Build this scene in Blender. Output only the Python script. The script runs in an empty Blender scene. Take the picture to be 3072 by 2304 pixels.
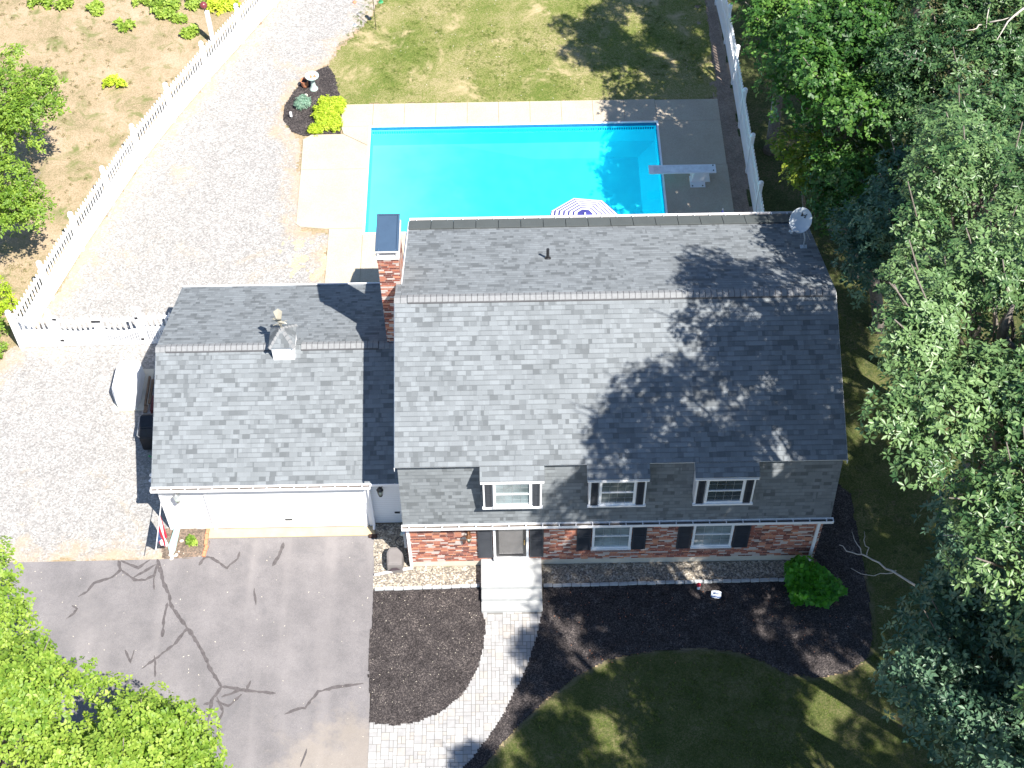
import bpy, bmesh, math, random
import numpy as np
from mathutils import Vector, Matrix, Euler
SC = bpy.context.scene
COL = SC.collection
R = math.radians
random.seed(7)

# ------------------------------------------------------------------ camera
cd = bpy.data.cameras.new('Camera'); cam = bpy.data.objects.new('Camera', cd); COL.objects.link(cam)
cd.sensor_fit = 'HORIZONTAL'; cd.sensor_width = 36.0; cd.lens = 4531.57 / 3072 * 36
cd.clip_start = 0.5; cd.clip_end = 2000
cam.location = (3.136, -23.279, 39.710)
M = Matrix.Rotation(-0.0020557, 3, 'Z') @ Matrix.Rotation(0.6495734, 3, 'X') @ Matrix.Rotation(-0.0160288, 3, 'Z')
cam.rotation_euler = M.to_euler()
SC.camera = cam
SC.render.resolution_x = 1024; SC.render.resolution_y = 768
# ------------------------------------------------------------------ world, sun, exposure
W = bpy.data.worlds.new('World'); SC.world = W; W.use_nodes = True
wn = W.node_tree; bg = wn.nodes['Background']
sky = wn.nodes.new('ShaderNodeTexSky'); sky.sky_type = 'NISHITA'; sky.sun_disc = False
SUN = Vector((0.358, -0.425, 0.830)).normalized()          # towards the sun
sky.dust_density = .15; sky.ozone_density = 3.0; sky.air_density = 1.0
sky.sun_elevation = math.asin(SUN.z); sky.sun_rotation = math.atan2(SUN.x, SUN.y)
wn.links.new(sky.outputs[0], bg.inputs[0]); bg.inputs[1].default_value = 0.08
sl = bpy.data.lights.new('sun', 'SUN'); sl.energy = 4.9; sl.angle = R(0.45); sl.color = (1.0, 0.95, 0.88)
so = bpy.data.objects.new('sun', sl); COL.objects.link(so)
so.rotation_euler = SUN.to_track_quat('Z', 'Y').to_euler(); so.location = SUN * 60
vs = SC.view_settings; vs.view_transform = 'Standard'; vs.look = 'None'; vs.exposure = 1.32; vs.gamma = 1
SC.render.engine = 'CYCLES'
SC.cycles.max_bounces = 6; SC.cycles.transparent_max_bounces = 8

# ------------------------------------------------------------------ node helpers
class NT:
    def __init__(s, name):
        s.m = bpy.data.materials.new(name); s.m.use_nodes = True; s.t = s.m.node_tree
        s.p = s.t.nodes['Principled BSDF']; s.out = s.t.nodes['Material Output']
    def n(s, ty, ins=(), **pr):
        nd = s.t.nodes.new('ShaderNode' + ty)
        for k, v in pr.items(): setattr(nd, k, v)
        for k, v in (ins.items() if isinstance(ins, dict) else enumerate(ins)):
            if v is None: continue
            if isinstance(v, bpy.types.NodeSocket): s.t.links.new(v, nd.inputs[k])
            else: nd.inputs[k].default_value = v
        return nd
    def mt(s, op, a, b=0.0, c=0.0): return s.n('Math', (a, b, c), operation=op).outputs[0]
    def mix(s, f, a, b, bt='MIX'):
        nd = s.n('Mix', {0: f}, data_type='RGBA', blend_type=bt)
        for i, v in ((6, a), (7, b)):
            if isinstance(v, bpy.types.NodeSocket): s.t.links.new(v, nd.inputs[i])
            else: nd.inputs[i].default_value = (*v, 1) if len(v) == 3 else v
        return nd.outputs[2]
    def ramp(s, f, st, interp='LINEAR'):
        nd = s.n('ValToRGB', (f,)); cr = nd.color_ramp; cr.interpolation = interp
        while len(cr.elements) < len(st): cr.elements.new(0.5)
        for e, (p, c) in zip(cr.elements, st):
            e.position = p; e.color = (*c, 1) if len(c) == 3 else (*c,)
        return nd.outputs[0]
    def noise(s, sc, det=4, rough=.6, vec=None, dist=0.0):
        return s.n('TexNoise', {'Vector': vec, 'Scale': sc, 'Detail': det, 'Roughness': rough, 'Distortion': dist}).outputs[0]
    def pos(s): return s.n('NewGeometry').outputs['Position']
    def scale(s, vec, v): return s.n('Vectormath' if 0 else 'VectorMath', (vec, v), operation='MULTIPLY').outputs[0]
    def smooth(s, v, a, b):
        return s.n('MapRange', {0: v, 1: a, 2: b, 3: 0.0, 4: 1.0}, interpolation_type='SMOOTHSTEP').outputs[0]
    def base(s, c, rough=.8, spec=.3):
        if isinstance(c, bpy.types.NodeSocket): s.t.links.new(c, s.p.inputs['Base Color'])
        else: s.p.inputs['Base Color'].default_value = (*c, 1)
        if isinstance(rough, bpy.types.NodeSocket): s.t.links.new(rough, s.p.inputs['Roughness'])
        else: s.p.inputs['Roughness'].default_value = rough
        s.p.inputs['Specular IOR Level'].default_value = spec
    def bump(s, h, st=.3, d=.02):
        b = s.n('Bump', {'Height': h, 'Strength': st, 'Distance': d}); s.t.links.new(b.outputs[0], s.p.inputs['Normal'])

def plain(name, c, rough=.6, spec=.4, metal=0.0, var=.12, sc=3.0):
    t = NT(name); P = t.pos(); f = t.noise(sc, 5, .65, P)
    c2 = tuple(x * (1 - var) for x in c); c3 = tuple(min(1, x * (1 + var)) for x in c)
    t.base(t.ramp(f, [(.3, c2), (.7, c3)]), rough, spec); t.p.inputs['Metallic'].default_value = metal
    return t.m

def tiles(t, u, v, ch, tw, warp=.7, seed=0.0):
    """running-bond tiles with uneven widths: returns random value, across fraction, course fraction, 2nd random"""
    vc = t.mt('DIVIDE', v, ch); ci = t.mt('FLOOR', vc); cf = t.mt('SUBTRACT', vc, ci)
    rr = t.n('TexWhiteNoise', {'W': t.mt('ADD', ci, seed)}, noise_dimensions='1D').outputs[0]
    uu = t.mt('ADD', t.mt('DIVIDE', u, tw), t.mt('MULTIPLY', rr, 17.3))
    cv = t.n('CombineXYZ', (t.mt('MULTIPLY', u, .9 / tw), t.mt('MULTIPLY', ci, 7.77), seed))
    w = t.n('TexNoise', {'Vector': cv.outputs[0], 'Scale': 1.0, 'Detail': 0.0}).outputs[0]
    uu = t.mt('ADD', uu, t.mt('MULTIPLY', w, warp * 2))
    ti = t.mt('FLOOR', uu); tf = t.mt('SUBTRACT', uu, ti)
    c2 = t.n('CombineXYZ', (ti, ci, seed))
    wn_ = t.n('TexWhiteNoise', {'Vector': c2.outputs[0]}, noise_dimensions='3D')
    return wn_.outputs[0], tf, cf, wn_.outputs[1]

def shingle_mat(name, k=1.0, tint=(1, 1, 1)):
    t = NT(name); uv = t.n('UVMap').outputs[0]; s = t.n('SeparateXYZ', (uv,)); u, v = s.outputs[0], s.outputs[1]
    r1, tf, cf, _ = tiles(t, u, v, .142, .19, 1.1, 3.1)
    r2, tf2, cf2, _ = tiles(t, u, v, .142, .25, .9, 9.4)
    val = t.mt('ADD', t.mt('MULTIPLY', r1, .62), t.mt('MULTIPLY', r2, .38))
    def g(x): return (x * k * tint[0], x * k * tint[1], x * k * tint[2])
    c = t.ramp(val, [(.12, g(.105)), (.27, g(.142)), (.36, g(.175)), (.6, g(.2)), (.85, g(.235))])
    big = t.noise(.7, 4, .6, uv); c = t.mix(.2, c, t.ramp(big, [(.35, g(.15)), (.65, g(.21))]), 'MIX')
    fine = t.noise(260, 2, .7, uv); c = t.mix(.5, c, t.ramp(fine, [(.3, (.72, .72, .72)), (.7, (1.2, 1.2, 1.2))]), 'MULTIPLY')
    # dark butt line under the overlapping tabs of some pieces
    butt = t.mt('MULTIPLY', t.mt('LESS_THAN', cf, .16), t.mt('GREATER_THAN', r2, .42))
    c = t.mix(t.mt('MULTIPLY', butt, .42), c, g(.075))
    side = t.mt('MULTIPLY', t.mt('LESS_THAN', tf, .05), .12)
    c = t.mix(side, c, g(.08))
    t.base(c, .92, .2); t.bump(t.mt('ADD', t.mt('MULTIPLY', t.mt('GREATER_THAN', r1, .5), .6), t.mt('MULTIPLY', fine, .5)), .5, .006)
    return t.m

def brick_mat(name, white=.2):
    t = NT(name); P = t.pos(); s = t.n('SeparateXYZ', (P,)); n = t.n('SeparateXYZ', (t.n('NewGeometry').outputs['True Normal'],))
    ax = t.mt('ABSOLUTE', n.outputs[0]); side = t.mt('GREATER_THAN', ax, .5)
    u = t.mt('ADD', t.mt('MULTIPLY', s.outputs[0], t.mt('SUBTRACT', 1.0, side)), t.mt('MULTIPLY', s.outputs[1], side))
    r1, tf, cf, rc = tiles(t, u, s.outputs[2], .073, .215, .1, 5.0)
    c = t.ramp(r1, [(0, (.14, .045, .035)), (.18, (.27, .08, .055)), (.42, (.42, .15, .09)), (.62, (.53, .23, .13)),
                    (1 - white - .02, (.40, .16, .10)), (1 - white, (.5, .43, .39)), (1, (.6, .54, .49))], 'CONSTANT')
    sm = t.noise(14, 4, .7, P); c = t.mix(t.mt('MULTIPLY', t.smooth(sm, .52, .75), .45), c, (.62, .52, .46))
    mo = t.mt('MAXIMUM', t.mt('LESS_THAN', cf, .14), t.mt('LESS_THAN', tf, .045))
    c = t.mix(t.mt('MULTIPLY', mo, .85), c, (.40, .345, .31))
    t.base(c, .9, .2); t.bump(t.mt('SUBTRACT', 1.0, mo), .6, .01)
    return t.m

def siding_mat(name, c=(.78, .79, .8), step=.105):
    t = NT(name); s = t.n('SeparateXYZ', (t.pos(),)); f = t.mt('FRACT', t.mt('DIVIDE', s.outputs[2], step))
    k = t.smooth(f, .0, .12); cc = t.mix(k, tuple(x * .6 for x in c), c)
    t.base(cc, .5, .4); t.bump(t.mt('SUBTRACT', 1.0, f), .5, .02)
    return t.m

def ground_mat(name, stops, speck, sc=(26, 3.0), rough=.95, edge=None, edge_w=.8, patch=None, bump=.4, streak=None):
    """fine speckle over slow patches; edge = colour that takes over towards the sheet's worn border"""
    t = NT(name); P = t.pos()
    v1 = t.n('TexVoronoi', {'Vector': P, 'Scale': sc[0]}); cellr = t.n('SeparateColor', (v1.outputs['Color'],)).outputs[0]
    slow = t.noise(sc[1], 6, .62, P)
    f = t.mt('ADD', t.mt('MULTIPLY', cellr, speck), t.mt('MULTIPLY', slow, 1 - speck))
    f = t.mt('ADD', f, t.mt('MULTIPLY', t.mt('SUBTRACT', t.noise(sc[0] * 2.3, 3, .7, P), .5), .5))
    c = t.ramp(f, stops)
    if patch:
        pc, psc, a, b = patch
        c = t.mix(t.smooth(t.noise(psc, 7, .68, P, .6), a, b), c, pc)
    if streak:
        c = streak(t, P, c)
    if edge:
        at = t.n('Attribute', attribute_name='edge').outputs['Fac']
        nn = t.mt('MULTIPLY', t.mt('SUBTRACT', t.noise(1.3, 7, .72, P), .42), 2.6 * edge_w)
        k = t.smooth(t.mt('ADD', at, nn), edge_w * .85, 0.0)
        fine = t.noise(30, 4, .8, P)
        ec = t.mix(fine, tuple(x * .72 for x in edge), tuple(x * 1.25 for x in edge))
        c = t.mix(t.mt('MULTIPLY', k, .85), c, ec)
    t.base(c, rough, .15); t.bump(t.mt('ADD', f, t.mt('MULTIPLY', cellr, .5)), bump, .02)
    return t.m

# ------------------------------------------------------------------ mesh helpers
class MB:
    def __init__(s): s.v = []; s.f = []; s.uv = {}; s.mi = {}
    def add(s, vs, fs, mi=0):
        b = len(s.v); s.v += [tuple(v) for v in vs]
        for f in fs:
            if mi: s.mi[len(s.f)] = mi
            s.f.append([b + i for i in f])
    def box(s, x0, x1, y0, y1, z0, z1, mi=0, T=None):
        vs = [Vector((x, y, z)) for z in (z0, z1) for y in (y0, y1) for x in (x0, x1)]
        if T: vs = [T @ v for v in vs]
        s.add(vs, [(0, 2, 3, 1), (4, 5, 7, 6), (0, 1, 5, 4), (2, 6, 7, 3), (0, 4, 6, 2), (1, 3, 7, 5)], mi)
    def cbox(s, c, sx, sy, sz, T=None, mi=0):
        s.box(c[0] - sx / 2, c[0] + sx / 2, c[1] - sy / 2, c[1] + sy / 2, c[2] - sz / 2, c[2] + sz / 2, mi, T)
    def tube(s, pts, rs, n=8, mi=0, cap=True):
        pts = [Vector(p) for p in pts]; rs = rs if hasattr(rs, '__len__') else [rs] * len(pts)
        b = len(s.v); up = Vector((0, 0, 1))
        for i, p in enumerate(pts):
            d = (pts[min(i + 1, len(pts) - 1)] - pts[max(i - 1, 0)])
            d = d.normalized() if d.length > 1e-6 else Vector((0, 0, 1))
            a = d.cross(up) if abs(d.z) < .95 else d.cross(Vector((1, 0, 0))); a.normalize(); c = d.cross(a)
            for k in range(n):
                t = 2 * math.pi * k / n; s.v.append(tuple(p + (a * math.cos(t) + c * math.sin(t)) * rs[i]))
        for i in range(len(pts) - 1):
            for k in range(n):
                if mi: s.mi[len(s.f)] = mi
                s.f.append([b + i * n + k, b + i * n + (k + 1) % n, b + (i + 1) * n + (k + 1) % n, b + (i + 1) * n + k])
        if cap:
            s.f.append([b + k for k in range(n)][::-1]); s.f.append([b + (len(pts) - 1) * n + k for k in range(n)])
    def lathe(s, prof, c=(0, 0, 0), n=24, mi=0, T=None):
        b = len(s.v)
        for r, z in prof:
            for k in range(n):
                t = 2 * math.pi * k / n; v = Vector((c[0] + r * math.cos(t), c[1] + r * math.sin(t), c[2] + z))
                s.v.append(tuple(T @ v if T else v))
        for i in range(len(prof) - 1):
            for k in range(n):
                if mi: s.mi[len(s.f)] = mi
                s.f.append([b + i * n + k, b + i * n + (k + 1) % n, b + (i + 1) * n + (k + 1) % n, b + (i + 1) * n + k])
    def prism_x(s, prof, x0, x1, mi=0):
        n = len(prof); s.add([(x0, y, z) for y, z in prof] + [(x1, y, z) for y, z in prof],
                             [tuple(range(n)), tuple(range(2 * n - 1, n - 1, -1))] + [(i, i + n, (i + 1) % n + n, (i + 1) % n) for i in range(n)], mi)
    def poly(s, pts, z0, z1, mi=0):
        n = len(pts); s.add([(x, y, z0) for x, y in pts] + [(x, y, z1) for x, y in pts],
                            [tuple(range(n))[::-1], tuple(range(n, 2 * n))] + [(i, (i + 1) % n, (i + 1) % n + n, i + n) for i in range(n)], mi)
    def build(s, name, mats, parent=None, smooth=False, bevel=0.0):
        me = bpy.data.meshes.new(name); me.from_pydata(s.v, [], s.f)
        mats = mats if isinstance(mats, (list, tuple)) else [mats]
        for m in mats: me.materials.append(m)
        for i, k in s.mi.items(): me.polygons[i].material_index = k
        bm = bmesh.new(); bm.from_mesh(me)
        bmesh.ops.recalc_face_normals(bm, faces=bm.faces)
        if bevel: bmesh.ops.bevel(bm, geom=bm.edges[:], offset=bevel, segments=2, affect='EDGES', clamp_overlap=True)
        bm.to_mesh(me); bm.free()
        if smooth:
            for p in me.polygons: p.use_smooth = True
        o = bpy.data.objects.new(name, me); COL.objects.link(o)
        if parent: o.parent = parent; o.matrix_parent_inverse = Matrix.Translation(-Vector(WL.get(parent.name, (0, 0, 0))))
        return o
WL = {}   # world location of things and of parts that carry children (parts sit at the origin)

def tag(o, label=None, cat=None, group=None, kind=None):
    if label: o['label'] = label
    if cat: o['category'] = cat
    if group: o['group'] = group
    if kind: o['kind'] = kind
    return o
def thing(name, loc, label, cat, group=None):
    o = bpy.data.objects.new(name, None); COL.objects.link(o); o.location = loc; o.empty_display_size = .2
    WL[o.name] = tuple(loc); return tag(o, label, cat, group)
def copy_tree(o, parent=None):
    c = o.copy(); COL.objects.link(c)
    if parent: c.parent = parent
    for ch in list(o.children): copy_tree(ch, c)
    return c
def uvmesh(name, quads, uvs, mats, parent=None, mi=None):
    me = bpy.data.meshes.new(name); vs = []; fs = []
    for q in quads: fs.append(tuple(range(len(vs), len(vs) + len(q)))); vs += [tuple(v) for v in q]
    me.from_pydata(vs, [], fs); ul = me.uv_layers.new(name='UVMap'); k = 0
    for q in uvs:
        for uv in q: ul.data[k].uv = uv; k += 1
    for m in (mats if isinstance(mats, (list, tuple)) else [mats]): me.materials.append(m)
    if mi:
        for i, a in enumerate(mi): me.polygons[i].material_index = a
    o = bpy.data.objects.new(name, me); COL.objects.link(o)
    if parent: o.parent = parent; o.matrix_parent_inverse = Matrix.Translation(-Vector(WL.get(parent.name, (0, 0, 0))))
    return o
def slope(name, spans, lo, hi, mat, edge_mat, parent=None, th=.05, step=.142, uoff=0.0, y_of=None):
    """shingled slope; spans=[(x0,x1)...], lo/hi=(y,z) ends of the fall line; lapped courses of real thickness"""
    a = Vector((0, *lo)); b = Vector((0, *hi)); d = (b - a); Ls = d.length; d.normalize(); n = Vector((1, 0, 0)).cross(d)
    if n.z < 0: n = -n
    Q = []; U = []; MI = []; nc = int(math.ceil(Ls / step))
    for x0, x1 in spans:
        X0 = Vector((x0, 0, 0)); X1 = Vector((x1, 0, 0))
        for i in range(nc):
            s0 = i * step; s1 = min((i + 1) * step, Ls)
            p0 = a + d * s0 + n * .011; p1 = a + d * s1 + n * .001
            Q.append([X0 + p0, X1 + p0, X1 + p1, X0 + p1]); U.append([(x0 + uoff, s0), (x1 + uoff, s0), (x1 + uoff, s1), (x0 + uoff, s1)]); MI.append(0)
            if i:
                pb = a + d * s0 + n * .001
                Q.append([X0 + pb, X1 + pb, X1 + p0, X0 + p0]); U.append([(x0, s0), (x1, s0), (x1, s0 + .01), (x0, s0 + .01)]); MI.append(0)
        e0 = a - n * th; e1 = b - n * th; t0 = a + n * .011; t1 = b + n * .001
        for q in ([X0 + e0, X0 + t0, X0 + t1, X0 + e1], [X1 + e0, X1 + e1, X1 + t1, X1 + t0], [X0 + e0, X1 + e0, X1 + t0, X0 + t0],
                  [X0 + e1, X0 + t1, X1 + t1, X1 + e1], [X0 + e0, X0 + e1, X1 + e1, X1 + e0]):
            Q.append(q); U.append([(0, 0)] * 4); MI.append(1)
    return uvmesh(name, Q, U, [mat, edge_mat], parent, MI)

def seg_dist(P, poly):
    D = np.full(len(P), 1e9); n = len(poly)
    for i in range(n):
        a = np.array(poly[i]); b = np.array(poly[(i + 1) % n]); ab = b - a
        t = np.clip(((P - a) @ ab) / (ab @ ab + 1e-12), 0, 1); D = np.minimum(D, np.linalg.norm(P - (a + t[:, None] * ab), axis=1))
    return D
def inside(P, poly):
    r = np.zeros(len(P), bool); n = len(poly); x, y = P[:, 0], P[:, 1]
    for i in range(n):
        x0, y0 = poly[i]; x1, y1 = poly[(i + 1) % n]
        if y0 == y1: continue
        c = ((y0 > y) != (y1 > y)) & (x < (x1 - x0) * (y - y0) / (y1 - y0) + x0); r ^= c
    return r
def vnoise(P, sc, seed=0):
    rg = np.random.RandomState(seed); G = rg.rand(128, 128); q = P * sc; i = np.floor(q).astype(int); f = q - i; f = f * f * (3 - 2 * f)
    g = lambda a, b: G[(i[:, 0] + a) % 128, (i[:, 1] + b) % 128]
    return (g(0, 0) * (1 - f[:, 0]) + g(1, 0) * f[:, 0]) * (1 - f[:, 1]) + (g(0, 1) * (1 - f[:, 0]) + g(1, 1) * f[:, 0]) * f[:, 1] - .5
def sheet(name, poly, z, mat, res=.07, amp=.1, relief=.0, seed=1, kind='structure', label=None, cat=None):
    """ground sheet with a ragged natural border, an 'edge' attribute and a little relief"""
    p = np.array(poly); x0, y0 = p.min(0) - .3; x1, y1 = p.max(0) + .3
    nx = int((x1 - x0) / res) + 1; ny = int((y1 - y0) / res) + 1
    gx, gy = np.meshgrid(x0 + np.arange(nx) * res, y0 + np.arange(ny) * res, indexing='ij'); V = np.stack([gx.ravel(), gy.ravel()], 1)
    cc = V.reshape(nx, ny, 2)[:-1, :-1].reshape(-1, 2) + res / 2
    off = np.stack([vnoise(cc, 2.1, seed) + .5 * vnoise(cc, 6.3, seed + 1) + .35 * vnoise(cc, 14, seed + 5), vnoise(cc, 2.1, seed + 2) + .5 * vnoise(cc, 6.3, seed + 3) + .35 * vnoise(cc, 14, seed + 6)], 1) * 2 * amp
    keep = inside(cc + off, poly); ii = np.arange(nx * ny).reshape(nx, ny)
    F = np.stack([ii[:-1, :-1].ravel(), ii[1:, :-1].ravel(), ii[1:, 1:].ravel(), ii[:-1, 1:].ravel()], 1)[keep]
    used, inv = np.unique(F.ravel(), return_inverse=True); F = inv.reshape(-1, 4); VV = V[used]
    ed = seg_dist(VV, poly)
    VV = VV + (np.random.RandomState(seed).rand(*VV.shape) - .5) * res * .5
    zz = z + relief * (vnoise(VV, 3, 5) + .6 * vnoise(VV, 9, 6) + .5) * np.clip(ed / .25, 0, 1)
    me = bpy.data.meshes.new(name); me.vertices.add(len(VV)); me.vertices.foreach_set('co', np.column_stack([VV, zz]).astype(np.float32).ravel())
    me.loops.add(F.size); me.loops.foreach_set('vertex_index', F.ravel().astype(np.int32)); me.polygons.add(len(F))
    me.polygons.foreach_set('loop_start', np.arange(0, F.size, 4, dtype=np.int32)); me.polygons.foreach_set('loop_total', np.full(len(F), 4, np.int32))
    me.update(calc_edges=True)
    at = me.attributes.new('edge', 'FLOAT', 'POINT'); at.data.foreach_set('value', ed.astype(np.float32))
    me.materials.append(mat); o = bpy.data.objects.new(name, me); COL.objects.link(o); tag(o, label, cat, None, kind); return o

# ------------------------------------------------------------------ foliage
def leaf_mat(name, dark, mid, light, gloss=.45, trans=.25):
    t = NT(name); a = t.n('Attribute', attribute_name='tint').outputs['Fac']
    c = t.ramp(a, [(0, dark), (.5, mid), (1, light)])
    t.base(c, gloss, .38)
    tr = t.n('BsdfTranslucent', {'Color': t.mix(.5, c, (mid[0] * 1.6, mid[1] * 1.6, mid[2] * .6), 'MIX')})
    mx = t.n('MixShader', {0: trans, 1: t.p.outputs[0], 2: tr.outputs[0]}); t.t.links.new(mx.outputs[0], t.out.inputs[0])
    return t.m
def foliage(name, lobes, dens, L, mat, parent, seed=0, k=6, wid=.22, upb=.55, tint_b=0.0, flat=.8):
    """leaves set in rosettes over a set of lobes (x,y,z,r): every leaf is a folded blade of its own"""
    rg = np.random.RandomState(seed); C = []; Nn = []; T = []
    for (x, y, z, r) in lobes:
        n = max(4, int(dens * r * r)); d = rg.normal(size=(n, 3)); d[:, 2] = d[:, 2] * .9 + upb; d /= np.linalg.norm(d, axis=1)[:, None]
        rr = r * (.45 + .6 * rg.rand(n) ** .6) * (1 + .18 * np.sin(d[:, 0] * 7 + seed) * np.cos(d[:, 1] * 6 + x))
        P = np.array([x, y, z]) + d * rr[:, None] * np.array([1, 1, flat])
        C.append(P); Nn.append(d * .7 + np.array([0, 0, .75]) + rg.normal(size=(n, 3)) * .28); T.append(np.full(n, rg.rand() * .3 - .15))
    C = np.concatenate(C); Nn = np.concatenate(Nn); T = np.concatenate(T); Nn /= np.linalg.norm(Nn, axis=1)[:, None]
    m = len(C); ref = rg.normal(size=(m, 3)); a = np.cross(Nn, ref); a /= np.linalg.norm(a, axis=1)[:, None]; b = np.cross(Nn, a)
    C = np.repeat(C, k, 0); Nn = np.repeat(Nn, k, 0); a = np.repeat(a, k, 0); b = np.repeat(b, k, 0)
    rt = np.repeat(rg.rand(m) * .5 + T, k); n = m * k
    th = np.tile(np.arange(k) * 2 * np.pi / k, m) + rg.normal(size=n) * .35
    dr = a * np.cos(th)[:, None] + b * np.sin(th)[:, None] + Nn * (rg.rand(n, 1) * .7 - .1); dr /= np.linalg.norm(dr, axis=1)[:, None]
    sd = np.cross(Nn, dr); sd /= (np.linalg.norm(sd, axis=1)[:, None] + 1e-9); nn = np.cross(dr, sd)
    ll = (L * (.65 + .6 * rg.rand(n)))[:, None]; st = C + dr * ll * .12
    V = np.stack([st, st + dr * ll * .5 + sd * ll * wid + nn * ll * .07, st + dr * ll + nn * ll * -.08, st + dr * ll * .5 - sd * ll * wid + nn * ll * .07], 1)
    i0 = np.arange(n) * 4; F = np.stack([i0, i0 + 1, i0 + 2, i0, i0 + 2, i0 + 3], 1).reshape(-1, 3)
    me = bpy.data.meshes.new(name); me.vertices.add(n * 4); me.vertices.foreach_set('co', V.astype(np.float32).ravel())
    me.loops.add(F.size); me.loops.foreach_set('vertex_index', F.ravel().astype(np.int32)); me.polygons.add(len(F))
    me.polygons.foreach_set('loop_start', np.arange(0, F.size, 3, dtype=np.int32)); me.polygons.foreach_set('loop_total', np.full(len(F), 3, np.int32))
    me.update(calc_edges=True)
    tv = np.clip(.2 + rt + rg.rand(n) * .35 + tint_b, 0, 1); at = me.attributes.new('tint', 'FLOAT', 'POINT'); at.data.foreach_set('value', np.repeat(tv, 4).astype(np.float32))
    me.materials.append(mat); o = bpy.data.objects.new(name, me); COL.objects.link(o)
    if parent: o.parent = parent; o.matrix_parent_inverse = Matrix.Translation(-Vector(WL.get(parent.name, (0, 0, 0))))
    return o
def make_lobes(c, rx, rz, n, r0, r1, seed, top=.35):
    rd = random.Random(seed); out = []
    for i in range(n):
        while 1:
            x, y, z = rd.uniform(-1, 1), rd.uniform(-1, 1), rd.uniform(-1, 1)
            q = x * x + y * y + z * z
            if .25 < q < 1 and z > -.75: break
        out.append((c[0] + x * rx, c[1] + y * rx, c[2] + z * rz, rd.uniform(r0, r1)))
    return out
def tree(name, label, base, c, rx, rz, n, lr, dens, L, mat, seed, group=None, extra=(), bark=None, k=6, wid=.22, tr=.22, tb=0.0, dead=()):
    t = thing(name, (base[0], base[1], 0), label, 'tree', group)
    lobes = make_lobes(c, rx, rz, n, lr[0], lr[1], seed) + list(extra)
    foliage('crown', lobes, dens, L, mat, t, seed, k, wid, tint_b=tb)
    m = MB(); rd = random.Random(seed); B = Vector((base[0], base[1], -.1)); T = Vector(c)
    mid = B.lerp(T, .5) + Vector((rd.uniform(-.3, .3), rd.uniform(-.3, .3), 0))
    m.tube([B, B + Vector((0, 0, .5)), mid, T, T + Vector((0, 0, rz * .5))], [tr * 1.5, tr, tr * .8, tr * .5, tr * .15], 9)
    for i, l in enumerate(lobes[:26]):
        q = Vector(l[:3]); s = mid.lerp(T, rd.uniform(0.1, 1)); h = s.lerp(q, .5) + Vector((rd.uniform(-.25, .25), rd.uniform(-.25, .25), rd.uniform(-.1, .3)))
        m.tube([s, h, q, q + (q - h) * .5], [tr * .33, tr * .2, tr * .1, .012], 5)
    m.build('trunk', bark or M['bark'], t, smooth=True)
    for pts, r in dead:
        b = MB(); ps = [Vector(p) for p in pts]
        qs = []
        for i in range(len(ps) - 1):
            qs.append(ps[i]); qs.append(ps[i].lerp(ps[i + 1], .5) + Vector((rd.uniform(-.04, .04), rd.uniform(-.04, .04), rd.uniform(-.06, .06))))
        qs.append(ps[-1]); nq = len(qs)
        b.tube(qs, [r * (1 - .75 * i / (nq - 1)) for i in range(nq)], 6); b.build('dead_branch', M['deadwood'], t, smooth=True)
    return t

# ------------------------------------------------------------------ materials
M = {}
M['shingle'] = shingle_mat('roof_shingles', .95, (.925, 1.01, 1.07))
M['cap'] = plain('ridge_cap_shingle', (.205, .21, .215), .9, .2, var=.12, sc=9)
M['capdark'] = plain('ridge_vent_side', (.085, .085, .09), .9, .2)
M['panel'] = plain('eave_panel', (.075, .085, .085), .75, .3, var=.08, sc=2)
M['white'] = plain('white_vinyl', (.8, .8, .81), .4, .45, var=.025)
M['whitetrim'] = plain('white_trim_paint', (.76, .77, .79), .5, .4, var=.05)
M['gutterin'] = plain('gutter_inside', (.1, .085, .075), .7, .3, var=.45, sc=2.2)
M['siding'] = siding_mat('white_siding')
M['door'] = siding_mat('white_garage_door', (.8, .8, .8), .53)
M['brick'] = brick_mat('tumbled_red_brick', .22)
M['brickch'] = brick_mat('chimney_brick', .26)
M['conc'] = ground_mat('concrete_cream', [(.2, (.34, .29, .22)), (.5, (.41, .355, .275)), (.8, (.47, .41, .325))], .3, (40, .8), .85, bump=.1)
M['found'] = plain('foundation_concrete', (.52, .48, .40), .9, .2, var=.1)
M['step'] = plain('precast_step', (.36, .365, .36), .85, .2, var=.08, sc=6)
M['shut'] = plain('black_shutter', (.04, .045, .055), .5, .4)
M['frame'] = plain('window_white', (.78, .79, .8), .4, .4, var=.03)
M['black'] = plain('black_metal', (.018, .018, .02), .4, .5)
M['bronze'] = plain('aged_bronze', (.16, .07, .03), .45, .5, .3)
M['steel'] = plain('galvanised_steel', (.45, .47, .48), .35, .5, .6)
M['dish'] = plain('dish_grey', (.46, .5, .52), .45, .4, var=.05)
M['slate'] = plain('chimney_lid_blue_metal', (.10, .16, .24), .22, .6, .5, var=.06)
M['crownc'] = plain('chimney_crown', (.6, .58, .56), .8, .2)
M['bark'] = plain('bark', (.16, .14, .12), .95, .2, var=.4, sc=14)
M['deadwood'] = plain('bleached_wood', (.42, .38, .33), .8, .2, var=.25, sc=10)
M['wood'] = plain('weathered_wood', (.22, .15, .10), .9, .2, var=.3, sc=8)
M['cover'] = plain('taupe_cover', (.175, .16, .155), .8, .25, var=.08, sc=6)
M['purple'] = plain('purple_canvas', (.05, .05, .22), .8, .2, var=.1)
M['canvas'] = plain('white_canvas', (.78, .76, .76), .8, .2, var=.04)
M['red'] = plain('flag_red', (.42, .03, .05), .8, .2, var=.1)
M['maroon'] = plain('maroon_ball', (.16, .035, .04), .3, .5, var=.2)
M['terra'] = plain('terracotta', (.48, .2, .11), .9, .2, var=.2)
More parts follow.
